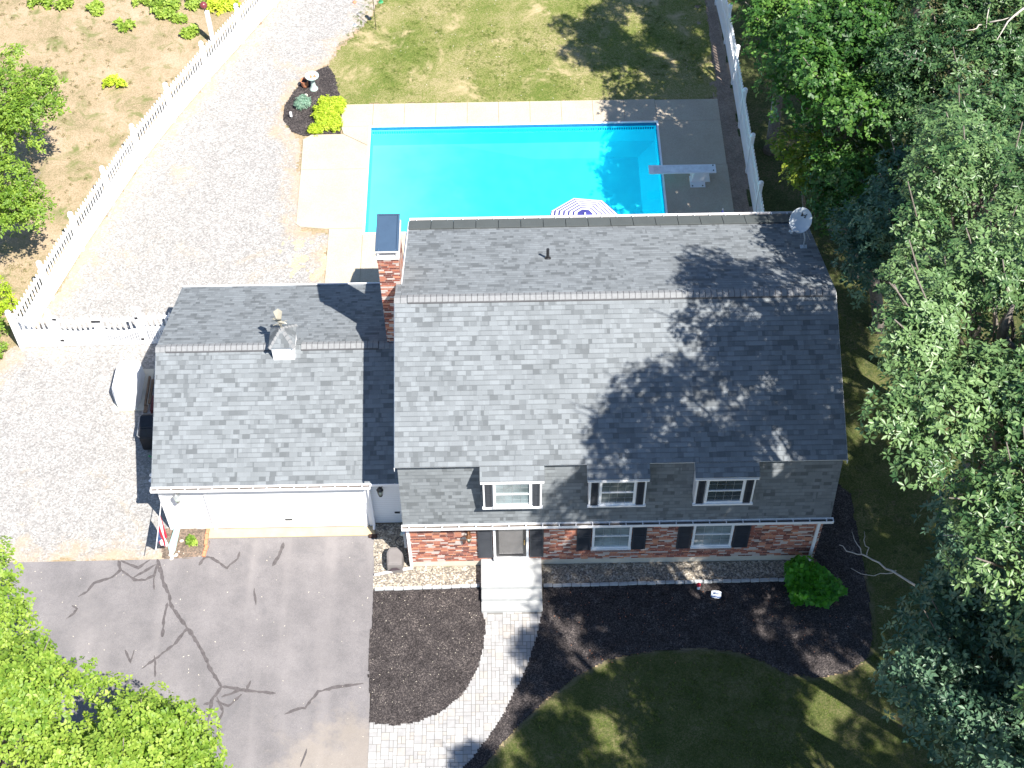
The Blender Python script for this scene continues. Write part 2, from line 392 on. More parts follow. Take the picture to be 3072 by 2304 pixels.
M['celadon'] = plain('pale_green_glaze', (.42, .52, .48), .5, .4, var=.12, sc=12)
M['teal'] = plain('pale_teal_plastic', (.28, .44, .42), .5, .4)
M['rock'] = plain('pale_rock', (.55, .5, .42), .9, .2, var=.2, sc=9)
M['green'] = plain('green_plastic', (.05, .28, .12), .5, .4)
M['blue'] = plain('sign_blue', (.03, .08, .22), .5, .3)
M['block'] = plain('grey_edging_block', (.42, .43, .43), .9, .2, var=.14, sc=5)
M['dark'] = plain('dark_interior', (.012, .013, .016), .7, .2)
M['curtain'] = plain('window_curtain', (.42, .44, .46), .8, .2)
def glass_mat(name, c=(.05, .065, .075), rough=.06):
    t = NT(name); t.base(t.ramp(t.noise(1.4, 3, .5, t.pos()), [(.3, tuple(x * .6 for x in c)), (.7, tuple(x * 1.5 for x in c))]), rough, .9)
    t.p.inputs['Coat Weight'].default_value = .6; t.p.inputs['Coat Roughness'].default_value = .03; return t.m
M['glass'] = glass_mat('window_glass'); M['glasslt'] = glass_mat('curtained_glass', (.2, .25, .26)); M['glassmid'] = glass_mat('window_glass_blinds', (.1, .12, .125)); M['lampglass'] = glass_mat('lamp_glass', (.35, .42, .36), .2)
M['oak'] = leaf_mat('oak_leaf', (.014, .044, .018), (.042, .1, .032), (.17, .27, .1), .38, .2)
M['oakdeep'] = leaf_mat('shaded_oak_leaf', (.012, .042, .028), (.036, .092, .056), (.12, .21, .12), .4, .2)  # darker, bluer copy of the oak leaf with shade put into its colour
M['maple'] = leaf_mat('maple_leaf', (.012, .05, .01), (.04, .115, .02), (.14, .27, .045), .48, .3)
M['yellow'] = leaf_mat('yellowing_leaf', (.05, .1, .012), (.14, .2, .02), (.3, .34, .04), .55, .35)
M['young'] = leaf_mat('bright_leaf', (.05, .12, .014), (.15, .26, .026), (.33, .44, .07), .5, .35)
M['lime'] = leaf_mat('lime_leaf', (.16, .27, .012), (.34, .46, .02), (.52, .6, .06), .6, .35)
M['bluegr'] = leaf_mat('blue_green_leaf', (.05, .13, .085), (.13, .26, .18), (.3, .42, .32), .6, .2)
M['shrub'] = leaf_mat('glossy_green_leaf', (.02, .1, .008), (.05, .22, .012), (.13, .4, .025), .45, .35)
DIRT = (.36, .265, .175)
M['dirt'] = ground_mat('dry_ground', [(.25, (.16, .14, .075)), (.42, (.25, .2, .12)), (.55, (.33, .25, .165)), (.75, (.40, .31, .225))], .22, (30, .55),
                       patch=((.13, .145, .05), 1.3, .5, .7), bump=.5)
M['gravel'] = ground_mat('pale_gravel', [(.1, (.18, .174, .167)), (.32, (.245, .236, .226)), (.55, (.295, .284, .272)), (.8, (.375, .36, .342)), (.95, (.5, .485, .46))], .66, (21, 1.2),
                         edge=(.36, .28, .195), edge_w=1.4, patch=((.35, .29, .215), .5, .54, .76), bump=.7)
M['lawn'] = ground_mat('rear_lawn', [(.25, (.06, .095, .016)), (.42, (.11, .14, .03)), (.54, (.185, .18, .065)), (.68, (.3, .25, .14))], .24, (34, .36),
                       patch=((.36, .29, .165), .55, .53, .7), bump=.6)
M['lawnf'] = ground_mat('front_lawn', [(.25, (.035, .05, .013)), (.45, (.065, .08, .022)), (.6, (.1, .1, .04)), (.78, (.17, .15, .075))], .3, (34, .9),
                        edge=(.15, .13, .08), edge_w=.25, bump=.6)
M['forest'] = ground_mat('woodland_floor', [(.25, (.03, .04, .014)), (.5, (.06, .075, .024)), (.75, (.13, .105, .06))], .3, (22, .7), bump=.6)
M['mulch'] = ground_mat('dark_mulch', [(.2, (.016, .014, .014)), (.5, (.046, .04, .04)), (.72, (.09, .077, .074)), (.95, (.3, .26, .23))], .5, (38, 2.0), bump=1.0)
M['stones'] = ground_mat('river_stone', [(.12, (.11, .1, .095)), (.35, (.2, .175, .145)), (.6, (.31, .27, .21)), (.9, (.52, .48, .42))], .72, (24, 3.5), bump=1.0)
M['soil'] = ground_mat('reddish_soil', [(.25, (.09, .07, .055)), (.5, (.15, .12, .095)), (.8, (.27, .19, .14))], .4, (26, 2.2), bump=.8)
M['strip'] = ground_mat('worn_soil', [(.25, (.15, .115, .09)), (.5, (.23, .175, .14)), (.8, (.33, .27, .21))], .3, (30, 1.6), edge=(.3, .235, .17), edge_w=.2, bump=.5)
def drive_streak(t, P, c):
    v = t.scale(P, (1.0, .09, 1.0)); n1 = t.noise(1.0, 3, .5, v); n2 = t.noise(.55, 5, .6, P)
    c = t.mix(t.mt('MULTIPLY', t.smooth(n1, .45, .72), t.mt('MULTIPLY', t.smooth(n2, .3, .6), .5)), c, (.27, .25, .245))
    c = t.mix(t.mt('MULTIPLY', t.smooth(t.noise(2.6, 6, .7, P), .55, .72), .35), c, (.12, .115, .12))
    d = t.n('VectorMath', (P, (-1.6, -7.0, 0.0)), operation='DISTANCE').outputs['Value']      # dried mud washed onto the corner
    k = t.smooth(t.mt('ADD', d, t.mt('MULTIPLY', t.mt('SUBTRACT', t.noise(1.1, 7, .75, P), .5), 5.0)), 2.7, 1.2)
    return t.mix(t.mt('MULTIPLY', k, .38), c, (.34, .29, .23))
M['asphalt'] = ground_mat('aged_asphalt', [(.2, (.115, .11, .113)), (.5, (.165, .155, .157)), (.8, (.235, .22, .22))], .22, (60, .8), rough=.9, bump=.3, streak=drive_streak,
                          patch=((.13, .125, .13), .5, .55, .75), edge=None)
M['crack'] = plain('crack_sealant', (.085, .076, .077), .8, .3, var=.3, sc=12)

# ------------------------------------------------------------------ ground
PX0, PX1, PY0, PY1 = -1.966, 8.856, 13.75, 19.2
def ground_ring(name, mat, z, X0, X1, Y0, Y1, n=1):
    m = MB(); m.add([(X0, Y0, z), (X1, Y0, z), (X1, Y1, z), (X0, Y1, z), (PX0, PY0, z), (PX1, PY0, z), (PX1, PY1, z), (PX0, PY1, z)],
                    [(0, 1, 5, 4), (1, 2, 6, 5), (2, 3, 7, 6), (3, 0, 4, 7)])
    return tag(m.build(name, mat), kind='structure')
ground_ring('ground', M['dirt'], -.02, -260, 260, -260, 320)
sheet('gravel_yard', [(-5.98, 27.6), (-7.6, 23.8), (-9.89, 19.2), (-11.35, 15.3), (-12.0, 12.8), (-13.2, 9.6), (-13.9, 8.4), (-14.6, 6.6), (-15.6, 5.2), (-20, 3.4), (-27, 2.2), (-27, -.6), (-16, .0), (-12.8, .3), (-11.62, .42), (-6.2, .42),
                      (-6.2, 2.5), (-7.2, 8.6), (-3.2, 8.8), (-3.2, 13.8), (-4.3, 14.0), (-4.6, 18.7), (-5.2, 19.3), (-5.4, 20.3), (-5.1, 21.2), (-4.2, 22.55), (-3.75, 22.9), (-3.38, 23.78), (-2.78, 24.61), (-2.26, 25.59), (-1.6, 27.6), (-1.7, 33), (-3.6, 33)],
      .0, M['gravel'], .08, .13, .02, 3)
sheet('rear_lawn', [(-3.78, 22.8), (-3.38, 23.78), (-2.78, 24.61), (-2.26, 25.59), (-1.84, 26.75), (-1.5, 40), (11.4, 40), (11.5, 26.4), (11.45, 20.47), (-3.15, 20.47), (-3.3, 21.4)], .004, M['lawn'], .08, .1, .03, 11)
sheet('fence_strip', [(11.28, 9), (12.1, 9), (12.05, 14.3), (11.95, 20.4), (11.8, 26.4), (11.3, 27), (10.9, 26), (11.2, 20.5)], .008, M['strip'], .08, .06, .01, 21)
sheet('woodland_floor', [(12.05, 27), (12.1, 14), (12.2, 9), (12.5, 2.5), (13.6, 1.2), (13.6, -2.5), (13.2, -3.6), (14, -9), (16, -14), (52, -14), (52, 44), (11.9, 44)], .002, M['forest'], .3, .2, .03, 31)
sheet('front_lawn', [(1.0, -7.7), (2.15, -6.44), (3.07, -5.38), (3.87, -4.55), (4.82, -3.78), (5.79, -3.21), (7.28, -2.94), (8.63, -2.92), (9.69, -3.06), (10.33, -3.37), (10.95, -3.75), (11.86, -3.91), (12.68, -3.78), (13.28, -3.36), (13.62, -2.69),
                     (13.7, -1.3), (13.7, .1), (13.5, 2.0), (12.6, 3.2), (12.5, 9.5), (15, 9.5), (17.5, 0), (18, -12), (-.9, -12), (-.9, -8.1), (.6, -8.05)], .006, M['lawnf'], .08, .05, .03, 41)
sheet('front_lawn', [(-.9, -11.8), (18.2, -11.8), (45, -14), (45, -34), (-1.1, -34)], .003, M['lawnf'], .4, .05, .03, 43)
bedR = [(4.0, -.72), (12.6, -.72), (12.25, .05), (12.25, 9), (12.7, 8.5), (12.9, 3.2), (13.68, 2.3), (13.72, .12), (13.67, -1.31), (13.58, -2.69), (13.28, -3.36), (12.68, -3.78), (11.86, -3.91), (10.95, -3.75), (10.33, -3.37), (9.69, -3.06), (8.63, -2.92), (7.28, -2.94), (5.79, -3.21), (4.82, -3.78), (3.87, -4.55), (3.07, -5.38), (2.15, -6.44), (1.3, -7.6), (.9, -7.6), (1.64, -6.43), (2.29, -5.64), (2.81, -4.81), (3.22, -3.96), (3.57, -3.09), (3.79, -2.34), (3.97, -1.55)]
sheet('mulch_bed', bedR, .034, M['mulch'], .05, .025, .03, 51)
bedL = [(-1.05, -.76), (2.17, -.72), (2.17, -1.39), (2.28, -2.01), (2.23, -2.77), (2.03, -3.5), (1.63, -4.22), (.98, -4.78), (.33, -5.07), (-.32, -5.15), (-.98, -5.05), (-1.11, -3.29)]
sheet('mulch_bed', bedL, .034, M['mulch'], .05, .02, .03, 52)
sheet('mulch_bed', [(-3.82, 22.77), (-3.48, 22.14), (-3.32, 21.34), (-3.17, 20.81), (-3.02, 20.41), (-3.12, 18.88), (-3.73, 18.82), (-4.51, 18.82), (-4.97, 19.05), (-5.33, 19.65), (-5.35, 20.42), (-5.16, 21.12), (-4.81, 21.78), (-4.66, 22.17), (-4.26, 22.51)], .012, M['mulch'], .05, .03, .03, 53)
sheet('planting_bed', [(-7.7, 1.5), (-6.2, 1.5), (-6.2, .5), (-7.5, .42)], .014, M['soil'], .05, .05, .03, 54)
sheet('bare_soil', [(-4.3, 11.5), (-3.25, 11.5), (-3.25, 13.7), (-4.2, 13.9), (-5.0, 12.8)], .006, ground_mat('dusty_soil', [(.25, (.3, .24, .17)), (.5, (.42, .33, .23)), (.8, (.5, .42, .32))], .3, (30, 1.2)), .08, .2, .0, 55)
# driveway
m = MB(); m.poly([(-12.6, .41), (-11.62, .40), (-7.33, .42), (-6.28, .5), (-6.2, 1.12), (-1.12, 1.12), (-1.05, -.76), (-1.05, -3.44), (-1.0, -5.12), (-.95, -9), (-1.2, -34), (-7.0, -34), (-6.0, -12), (-5.9, -8.2), (-9.4, -5.6), (-12.2, -2.2)], -.01, .016)
tag(m.build('driveway', M['asphalt']), kind='structure')
CR = [[(-7.68, .42), (-7.54, .04), (-7.4, -.4), (-7.19, -.78), (-7.09, -1.15), (-6.7, -1.7), (-6.32, -2.19), (-6.0, -2.67), (-5.73, -3.2), (-5.3, -3.86)],
      [(-7.18, -1.08), (-7.23, -1.57), (-7.2, -2.23)], [(-6.51, -1.94), (-6.78, -2.42), (-7.25, -2.88), (-7.67, -3.24)],
      [(-8.87, .41), (-8.75, .07), (-8.96, -.18), (-9.48, -.36), (-9.65, -.66), (-9.9, -.84)], [(-8.72, .07), (-8.29, -.29), (-7.96, -.29), (-7.7, -.14), (-7.65, .3)],
      [(-8.3, -.19), (-8.05, -.01), (-7.7, .24)], [(-8.77, .39), (-8.23, .12), (-7.9, .41)], [(-5.3, -3.86), (-4.93, -3.9), (-4.56, -3.99), (-3.72, -4.09)],
      [(-5.27, -4.18), (-4.87, -4.01), (-4.56, -3.96), (-4.48, -3.68)], [(-5.41, -4.29), (-5.03, -4.46), (-4.7, -4.1)],
      [(-5.3, -3.86), (-5.54, -4.28), (-5.55, -4.73), (-5.61, -5.11), (-5.56, -5.82)], [(-5.54, -4.34), (-5.76, -4.39)], [(-5.4, -4.17), (-5.17, -4.62), (-5.29, -5.01)],
      [(-5.61, -5.11), (-5.89, -5.33)], [(-3.43, -4.74), (-3.06, -4.58), (-2.85, -4.56), (-2.52, -4.06), (-2.01, -3.93), (-1.23, -3.83)],
      [(-6.4, .18), (-6.24, .46), (-6.08, .46), (-5.53, .07), (-5.23, .38), (-5.2, .63)], [(-4.16, .1), (-3.97, .48), (-3.89, .93)], [(-4.65, -.64), (-4.6, -.9), (-4.54, -1.23)],
      [(-2.86, -6.33), (-2.8, -6.1), (-2.72, -5.79)], [(-10.04, -1.12), (-9.86, -1.24), (-9.92, -1.39), (-10.13, -1.57)], [(-8.23, -2.62), (-8.02, -3.04), (-7.97, -2.63)],
      [(-7.7, -.14), (-7.7, -.4), (-7.64, -.64)], [(-7.36, -2.82), (-7.3, -3.1), (-7.25, -3.51)]]
m = MB(); rd = random.Random(3)
for ci, c in enumerate(CR):
    pts = []
    for i in range(len(c) - 1):
        a, b = Vector(c[i]), Vector(c[i + 1]); n = max(2, int((b - a).length / .09))
        for j in range(n): pts.append(a.lerp(b, j / n) + Vector((rd.uniform(-.012, .012), rd.uniform(-.012, .012))))
    pts.append(Vector(c[-1])); w = .055 if ci == 0 else (.03 if ci in (17, 18, 19, 20, 21, 22) else .042); z = .0175 + ci * .0004
    prev = None
    for i, p in enumerate(pts):
        d = (pts[min(i + 1, len(pts) - 1)] - pts[max(i - 1, 0)]).normalized(); nrm = Vector((-d.y, d.x)); ww = w * rd.uniform(.45, 1.4) * (.35 if i in (0, len(pts) - 1) else 1)
        cur = (len(m.v), len(m.v) + 1); m.v += [(*(p + nrm * ww), z), (*(p - nrm * ww), z)]
        if prev: m.f.append([prev[0], prev[1], cur[1], cur[0]])
        prev = cur
tag(m.build('driveway_crack_seal', M['crack']), kind='structure')
def litter(name, poly, n, z, mat, seed, L):
    rg = np.random.RandomState(seed); p = np.array(poly); P = rg.rand(n * 2, 2) * (p.max(0) - p.min(0)) + p.min(0); P = P[inside(P, poly)][:n]; m = MB()
    for x, y in P:
        a = rg.rand() * 6.3; l = L * (.5 + rg.rand()); c, s_ = math.cos(a) * l, math.sin(a) * l
        m.add([(x - c, y - s_, z), (x + s_ * .4, y - c * .4, z + l * .25), (x + c, y + s_, z + .004), (x - s_ * .4, y + c * .4, z + l * .2)], [(0, 1, 2, 3)])
    return tag(m.build(name, mat), kind='stuff')
litter('fallen_leaves', [(-12, .3), (-1.2, 1.0), (-1.1, -6.5), (-6, -6.5)], 90, .02, M['rock'], 81, .022)
litter('fallen_leaves', [(-1, -.9), (2, -.9), (2.1, -3), (0, -5), (-1, -4.8)], 120, .07, M['rock'], 82, .018)
litter('fallen_leaves', [(4, -1), (13, -1), (13.4, -3.2), (10, -3.2), (4.6, -3.7)], 160, .07, M['terra'], 83, .02)
litter('fallen_leaves', [(-3, 20.6), (11, 20.6), (11.2, 27), (-1, 27)], 160, .04, M['rock'], 84, .025)
# garage apron, steps, pavers
m = MB(); m.poly([(-6.2, 1.62), (-6.2, 1.13), (-1.11, 1.13), (-1.11, 1.62)], -.01, .035); tag(m.build('garage_apron', plain('apron_concrete', (.42, .34, .22), .9, .2, var=.1)), kind='structure')
def paver_walk():
    rg = random.Random(9)
    poly = [(2.19, -1.6), (2.27, -2.47), (2.1, -3.36), (1.63, -4.22), (.85, -4.89), (-.06, -5.12), (-1.0, -5.12), (-.95, -8), (.6, -8), (1.3, -7.0), (1.64, -6.43), (2.29, -5.64), (2.81, -4.81), (3.22, -3.96), (3.57, -3.09), (3.79, -2.34), (3.97, -1.6)]
    m = MB(); cells = {}; P = .115
    X0, Y0 = -1.0, -8.0; nx, ny = 46, 58; used = [[False] * ny for _ in range(nx)]; T = []
    for j in range(ny):
        for i in range(nx):
            if used[i][j]: continue
            w, h = rg.choice([(2, 2), (2, 1), (1, 2), (2, 2), (2, 1), (1, 2), (1, 1)])
            w = min(w, nx - i); h = min(h, ny - j)
            while w > 1 and any(used[i + a][j] for a in range(w)): w -= 1
            for a in range(w):
                for b in range(h): used[i + a][j + b] = True
            T.append((X0 + i * P, X0 + (i + w) * P, Y0 + j * P, Y0 + (j + h) * P))
    cs = np.array([((a + b) / 2, (c + d) / 2) for a, b, c, d in T]); ins = inside(cs, poly) | ((seg_dist(cs, poly) < .15) & (cs[:, 0] > -.95) & (cs[:, 1] < -1.65)); g = .007
    for (a, b, c, d), ok in zip(T, ins):
        if ok:
            z = .03 + rg.uniform(-.002, .002); mi = rg.choice([0, 0, 0, 1, 1, 2])
            m.box(a + g, b - g, c + g, d - g, .0, z, mi)
    o = m.build('paver_walkway', [plain('paver_light', (.34, .335, .33), .9, .2, var=.1, sc=5), plain('paver_mid', (.285, .28, .278), .9, .2, var=.1, sc=5), plain('paver_warm', (.315, .295, .275), .9, .2, var=.1, sc=5)])
    tag(o, kind='structure')
    m = MB(); m.poly(poly, -.01, .018); tag(m.build('walkway_bedding', plain('joint_sand', (.17, .165, .155), .95, .1)), kind='structure')
paver_walk()
t = thing('front_steps', (3.07, -.8, 0), 'pale concrete landing with two steps leading up to the front door', 'steps')
m = MB(); m.box(2.17, 3.98, -.98, -.005, 0, .42); m.build('landing', M['step'], t, bevel=.012)
m = MB(); m.box(2.175, 3.975, -1.30, -.982, 0, .28); m.build('step', M['step'], t, bevel=.012)
m = MB(); m.box(2.17, 3.98, -1.62, -1.302, 0, .14); m.build('step', M['step'], t, bevel=.012)
# river-stone strips and edging
sheet('river_stone_strip', [(-1.07, -.76), (2.16, -.7), (2.16, .0), (.0, .0), (.0, 1.55), (-1.1, 1.55), (-1.1, .5)], .018, M['stones'], .04, .01, .045, 61)
sheet('river_stone_strip', [(3.99, -.72), (11.6, -.68), (12.2, .0), (3.99, .0)], .018, M['stones'], .04, .015, .045, 62)
rd = random.Random(5)
proto = None; n_blk = 0
def edging(x0, y0, x1, y1, n):
    global proto
    for i in range(n):
        f = (i + .5) / n; x = x0 + (x1 - x0) * f; y = y0 + (y1 - y0) * f + rd.uniform(-.008, .008)
        if proto is None:
            m = MB(); m.box(-.135, .135, -.05, .05, -.02, .095); proto = m.build('edging_block', M['block'], bevel=.012); o = proto
            tag(o, 'grey edging block in the row between the river stones and the mulch', 'edging block', 'blocks edging the river stones')
        else:
            o = proto.copy(); COL.objects.link(o)
        o.location = (x, y, 0); o.rotation_euler = (0, 0, math.atan2(y1 - y0, x1 - x0) + rd.uniform(-.03, .03)); s = (x1 - x0) / n / .285; o.scale = (s, 1, rd.uniform(.9, 1.1))
edging(-1.03, -.78, 2.13, -.72, 11); edging(4.02, -.76, 11.35, -.69, 26)

# ------------------------------------------------------------------ house
H = thing('house', (6.1, 4.4, 0), 'brick fronted house with grey gambrel shingle roof, three dormers and a tall chimney', 'house')
X0, X1 = 0.0, 12.2; RX0, RX1 = -.07, 12.34
m = MB(); m.prism_x([(.1, .28), (.1, 2.6), (.02, 2.72), (.28, 5.12), (.32, 5.36), (4.35, 7.26), (8.9, 5.36), (8.9, .28)], X0 + .01, X1 - .01); m.build('side_walls', M['siding'], H)
m = MB(); m.box(X0, X1, 0, .099, .30, 2.66); m.build('brick_wall', M['brick'], H)
m = MB(); m.box(X0 + .015, X1 - .015, .012, 8.88, -.05, .299); m.build('foundation', M['found'], H)
ledge = M['whitetrim']
slope('lower_roof', [(RX0 + .05, RX1 - .05)], (-.2, 2.70), (.16, 5.20), M['shingle'], M['cap'], H, .05, uoff=3.3)
DORM = [(2.33, 3.96), (5.27, 6.85), (8.22, 9.85)]
slope('upper_roof', [(RX0, RX1)], (-.06, 5.44), (4.35, 7.40), M['shingle'], ledge, H, .06)
slope('rear_roof', [(.1, RX1)], (9.12, 5.44), (4.35, 7.40), M['shingle'], ledge, H, .06, uoff=7.7)
slope('rear_roof', [(RX0, .098)], (5.15, 7.07), (4.35, 7.40), M['shingle'], ledge, H, .06, uoff=7.7)
m = MB()   # ridge vent with its caps, and flat caps at the two ends
def caps(m, x0, x1, yr, zr, sl, w, lift, pitch):
    n = int(round((x1 - x0) / pitch)); p = (x1 - x0) / n; c = math.cos(sl); s = math.sin(sl)
    for i in range(n):
        a = x0 + i * p; b = a + p * .9
        for sg in (-1, 1):
            q = [(a, yr, zr + lift), (b, yr, zr + lift + .006), (b, yr + sg * w * c, zr - w * s + lift + .006), (a, yr + sg * w * c, zr - w * s + lift)]
            m.add(q + [(x, y, z - .015) for x, y, z in q], [(0, 1, 2, 3), (4, 7, 6, 5), (0, 4, 5, 1), (1, 5, 6, 2), (2, 6, 7, 3), (3, 7, 4, 0)])
    if lift > .03:
        for sg in (-1, 1):
            q = [(x0, yr, zr + .005), (x1, yr, zr + .005), (x1, yr + sg * (w + .025) * c, zr - (w + .025) * s + .005), (x0, yr + sg * (w + .025) * c, zr - (w + .025) * s + .005)]
            m.add(q + [(x, y, z + lift - .018) for x, y, z in q], [(0, 3, 2, 1), (4, 5, 6, 7), (0, 1, 5, 4), (1, 2, 6, 5), (2, 3, 7, 6), (3, 0, 4, 7)], 1)
caps(m, .3, 11.95, 4.35, 7.40, R(23.8), .15, .05, .165)
caps(m, RX0 - .01, .29, 4.35, 7.40, R(23.8), .16, .022, .165); caps(m, 11.96, RX1 + .01, 4.35, 7.40, R(23.8), .16, .022, .165)
m.build('ridge_cap', [M['cap'], M['capdark']], H)
# eave panels along the rear edge
m = MB(); s0 = Vector((0, 9.13, 5.47)); s1 = Vector((0, 8.58, 5.70)); nn_ = Vector((0, .38, .92)) * .03
x = .1
while x < RX1 - .1:
    xe = min(x + .675, RX1); q = [Vector((x, 0, 0)) + s0, Vector((xe, 0, 0)) + s0, Vector((xe, 0, 0)) + s1, Vector((x, 0, 0)) + s1]
    m.add(q + [v + nn_ for v in q], [(0, 3, 2, 1), (4, 5, 6, 7), (0, 1, 5, 4), (1, 2, 6, 5), (2, 3, 7, 6), (3, 0, 4, 7)]); x += .692
m.build('eave_panels', M['panel'], H)
def gutter(x0, x1, y, z, parent, name='gutter', sg=-1, hang=.48, w=.14):
    m = MB(); a, b = (y, y + sg * w)
    lo, hi = min(a, b), max(a, b); out = b
    m.box(x0, x1, lo, hi, z - .115, z - .1)                                  # bottom
    m.box(x0, x1, min(out, out - sg * .014), max(out, out - sg * .014), z - .1, z)       # outer lip
    m.box(x0, x1, min(a, a + sg * .014), max(a, a + sg * .014), z - .1, z + .006)
    m.box(x0, x0 + .015, lo + .014, hi - .014, z - .1, z); m.box(x1 - .015, x1, lo + .014, hi - .014, z - .1, z)
    k = x0 + .2
    while k < x1 - .1: m.box(k, k + .03, lo + .014, hi - .014, z - .02, z - .006); k += hang
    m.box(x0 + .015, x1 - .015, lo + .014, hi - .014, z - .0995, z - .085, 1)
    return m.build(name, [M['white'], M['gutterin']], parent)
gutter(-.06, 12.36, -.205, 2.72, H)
m = MB(); m.box(-.02, 12.3, -.20, .0, 2.57, 2.60); m.box(-.05, 12.34, -.215, -.195, 2.56, 2.69); m.build('soffit', M['white'], H)
gutter(.1, 12.36, 9.15, 5.45, H, sg=1)
for sx in (.03, 12.02):
    m = MB(); m.box(sx, sx + .085, -.075, -.006, .2, 2.5)
    m.tube([(sx + .04, -.04, 2.5), (sx + .04, -.15, 2.58), (sx + .04, -.27, 2.6)], .035, 6); m.tube([(sx + .04, -.04, .2), (sx + .04, -.12, .1)], .04, 6)
    m.build('downspout', M['white'], H)
def shutter(x0, x1, z0, z1, y, parent, label=None, name='shutter'):
    m = MB(); m.box(x0, x1, y - .03, y - .003, z0, z1); e = .045
    m.box(x0, x0 + e, y - .048, y - .0302, z0, z1); m.box(x1 - e, x1, y - .048, y - .0302, z0, z1)
    zs = [z0, (z0 + z1) / 2 - e / 2, z1 - e]
    for zz in zs: m.box(x0 + e, x1 - e, y - .048, y - .0302, zz, zz + e)
    k = z0 + e + .02
    while k < z1 - e - .02:
        if abs(k - zs[1]) > .07: m.box(x0 + e, x1 - e, y - .042, y - .0303, k, k + .022)
        k += .048
    return m.build(name, M['shut'], parent)
def window(x0, x1, z0, z1, y, parent, pane='glass', grid=(3, 2), sub=False, fr=.07):
    """white frame with sill, two sashes with muntins, glass set back; pane becomes a child where depth allows"""
    m = MB()
    m.box(x0, x0 + fr, y - .06, y - .002, z0, z1); m.box(x1 - fr, x1, y - .06, y - .002, z0, z1)
    m.box(x0 + fr, x1 - fr, y - .06, y - .002, z1 - fr, z1); m.box(x0 - .02, x1 + .02, y - .1, y - .002, z0 - .05, z0 - .001)
    m.box(x0 + fr, x1 - fr, y - .05, y - .002, z0, z0 + .05)
    zm = (z0 + z1) / 2; m.box(x0 + fr, x1 - fr, y - .05, y - .022, zm - .02, zm + .02)
    for i in range(1, grid[0]):
        xx = x0 + fr + (x1 - x0 - 2 * fr) * i / grid[0]; m.box(xx - .005, xx + .005, y - .025, y - .0215, z0 + .05, zm - .021, 1); m.box(xx - .005, xx + .005, y - .025, y - .0215, zm + .021, z1 - fr, 1)
    for zz in ((z0 + zm) / 2, (z1 + zm) / 2): m.box(x0 + fr, x1 - fr, y - .0248, y - .0213, zz - .005, zz + .005, 1)
    o = m.build('window', [M['frame'], M['steel']], parent)
    g = MB(); g.box(x0 + fr, x1 - fr, y - .02, y - .004, z0 + .05, z1 - fr)
    g.build('pane', M[pane], parent if sub else o); return o
for i, (a, b) in enumerate(DORM):
    d = None; y = -.36; zt = 5.1; zb = 3.87
    m = MB(); m.add([(a, y, zb), (b, y, zb), (b, y, zt), (a, y, zt), (a, .06, zb - .0), (b, .06, zb), (b, .3, 5.42), (a, .3, 5.42), (a, -.06, 5.36), (b, -.06, 5.36), (a, y, zt + .08), (b, y, zt + .08)],
                    [(0, 1, 2, 3), (3, 2, 11, 10), (0, 3, 10, 8, 7, 4), (1, 5, 6, 9, 11, 2), (0, 4, 5, 1), (10, 11, 9, 8), (8, 9, 6, 7)])
    d = m.build('dormer', M['whitetrim'], H)
    slope('dormer_roof', [(a - .07, b + .07)], (-.46, 5.262), (-.062, 5.439), M['shingle'], M['whitetrim'], d, .05, uoff=1.7 * i)
    m = MB(); m.box(a - .03, b + .03, y - .07, y - .001, zb - .05, zb + .01); m.box(a, a + .05, y - .03, y - .001, zb + .01, zt); m.box(b - .05, b, y - .03, y - .001, zb + .01, zt); m.box(a - .06, b + .06, y - .1, y - .001, zt + .03, zt + .085)
    m.build('trim', M['white'], d)
    window(a + .28, b - .28, zb + .07, zt + .02, y, d, ('glasslt', 'glassmid', 'glass')[i], (4, 2), sub=True, fr=.07)
    shutter(a + .06, a + .25, zb + .03, zt + .02, y, d); shutter(b - .25, b - .06, zb + .03, zt + .02, y, d)
for x0, x1, s0, s1 in ((5.47, 6.62, (5.02, 5.44), (6.65, 7.06)), (8.42, 9.6, (7.98, 8.39), (9.63, 10.1))):
    w = window(x0, x1, .99, 2.3, 0, H, 'glasslt', (4, 2))
    m = MB(); n = 15
    for k in range(n):
        xa = x0 - .02 + (x1 - x0 + .04) * k / n; m.add([(xa + .005, -.11, .84), (xa + (x1 - x0) / n - .005, -.11, .84), (xa + (x1 - x0) / n - .005, -.11, .895), (xa + .005, -.11, .895), (xa + .005, -.002, .82), (xa + (x1 - x0) / n - .005, -.002, .82), (xa + (x1 - x0) / n - .005, -.002, .935), (xa + .005, -.002, .935)],
                                                       [(0, 1, 2, 3), (3, 2, 6, 7), (0, 3, 7, 4), (1, 5, 6, 2), (0, 4, 5, 1)])
    m.build('sill', plain('brick_sill', (.3, .2, .17), .9, .2, var=.35, sc=16), w)
    shutter(*s0, .87, 2.35, 0, H); shutter(*s1, .87, 2.35, 0, H)
# front door
D = MB(); D.box(2.56, 2.63, -.08, -.002, .5, 2.5); D.box(3.53, 3.6, -.08, -.002, .5, 2.5); D.box(2.56, 3.6, -.14, -.002, .5, .6); D.box(2.54, 3.62, -.05, -.003, .43, .499)
fd = D.build('door_frame', M['frame'], H)
D = MB(); D.box(2.632, 2.72, -.06, -.01, .602, 2.45); D.box(3.44, 3.528, -.06, -.01, .602, 2.45); D.box(2.72, 3.44, -.06, -.01, .602, .70)
dr_ = D.build('front_door', M['black'], H)
D = MB(); D.box(2.722, 3.438, -.035, -.02, .702, 2.45); D.build('glass', glass_mat('storm_door_glass', (.075, .07, .07), .08), dr_)
D = MB(); D.box(3.46, 3.485, -.085, -.061, 1.3, 1.55); D.tube([(3.47, -.1, 1.36), (3.47, -.1, 1.5)], .012, 6); D.build('handle', plain('brass', (.6, .42, .15), .3, .5, .8), dr_)
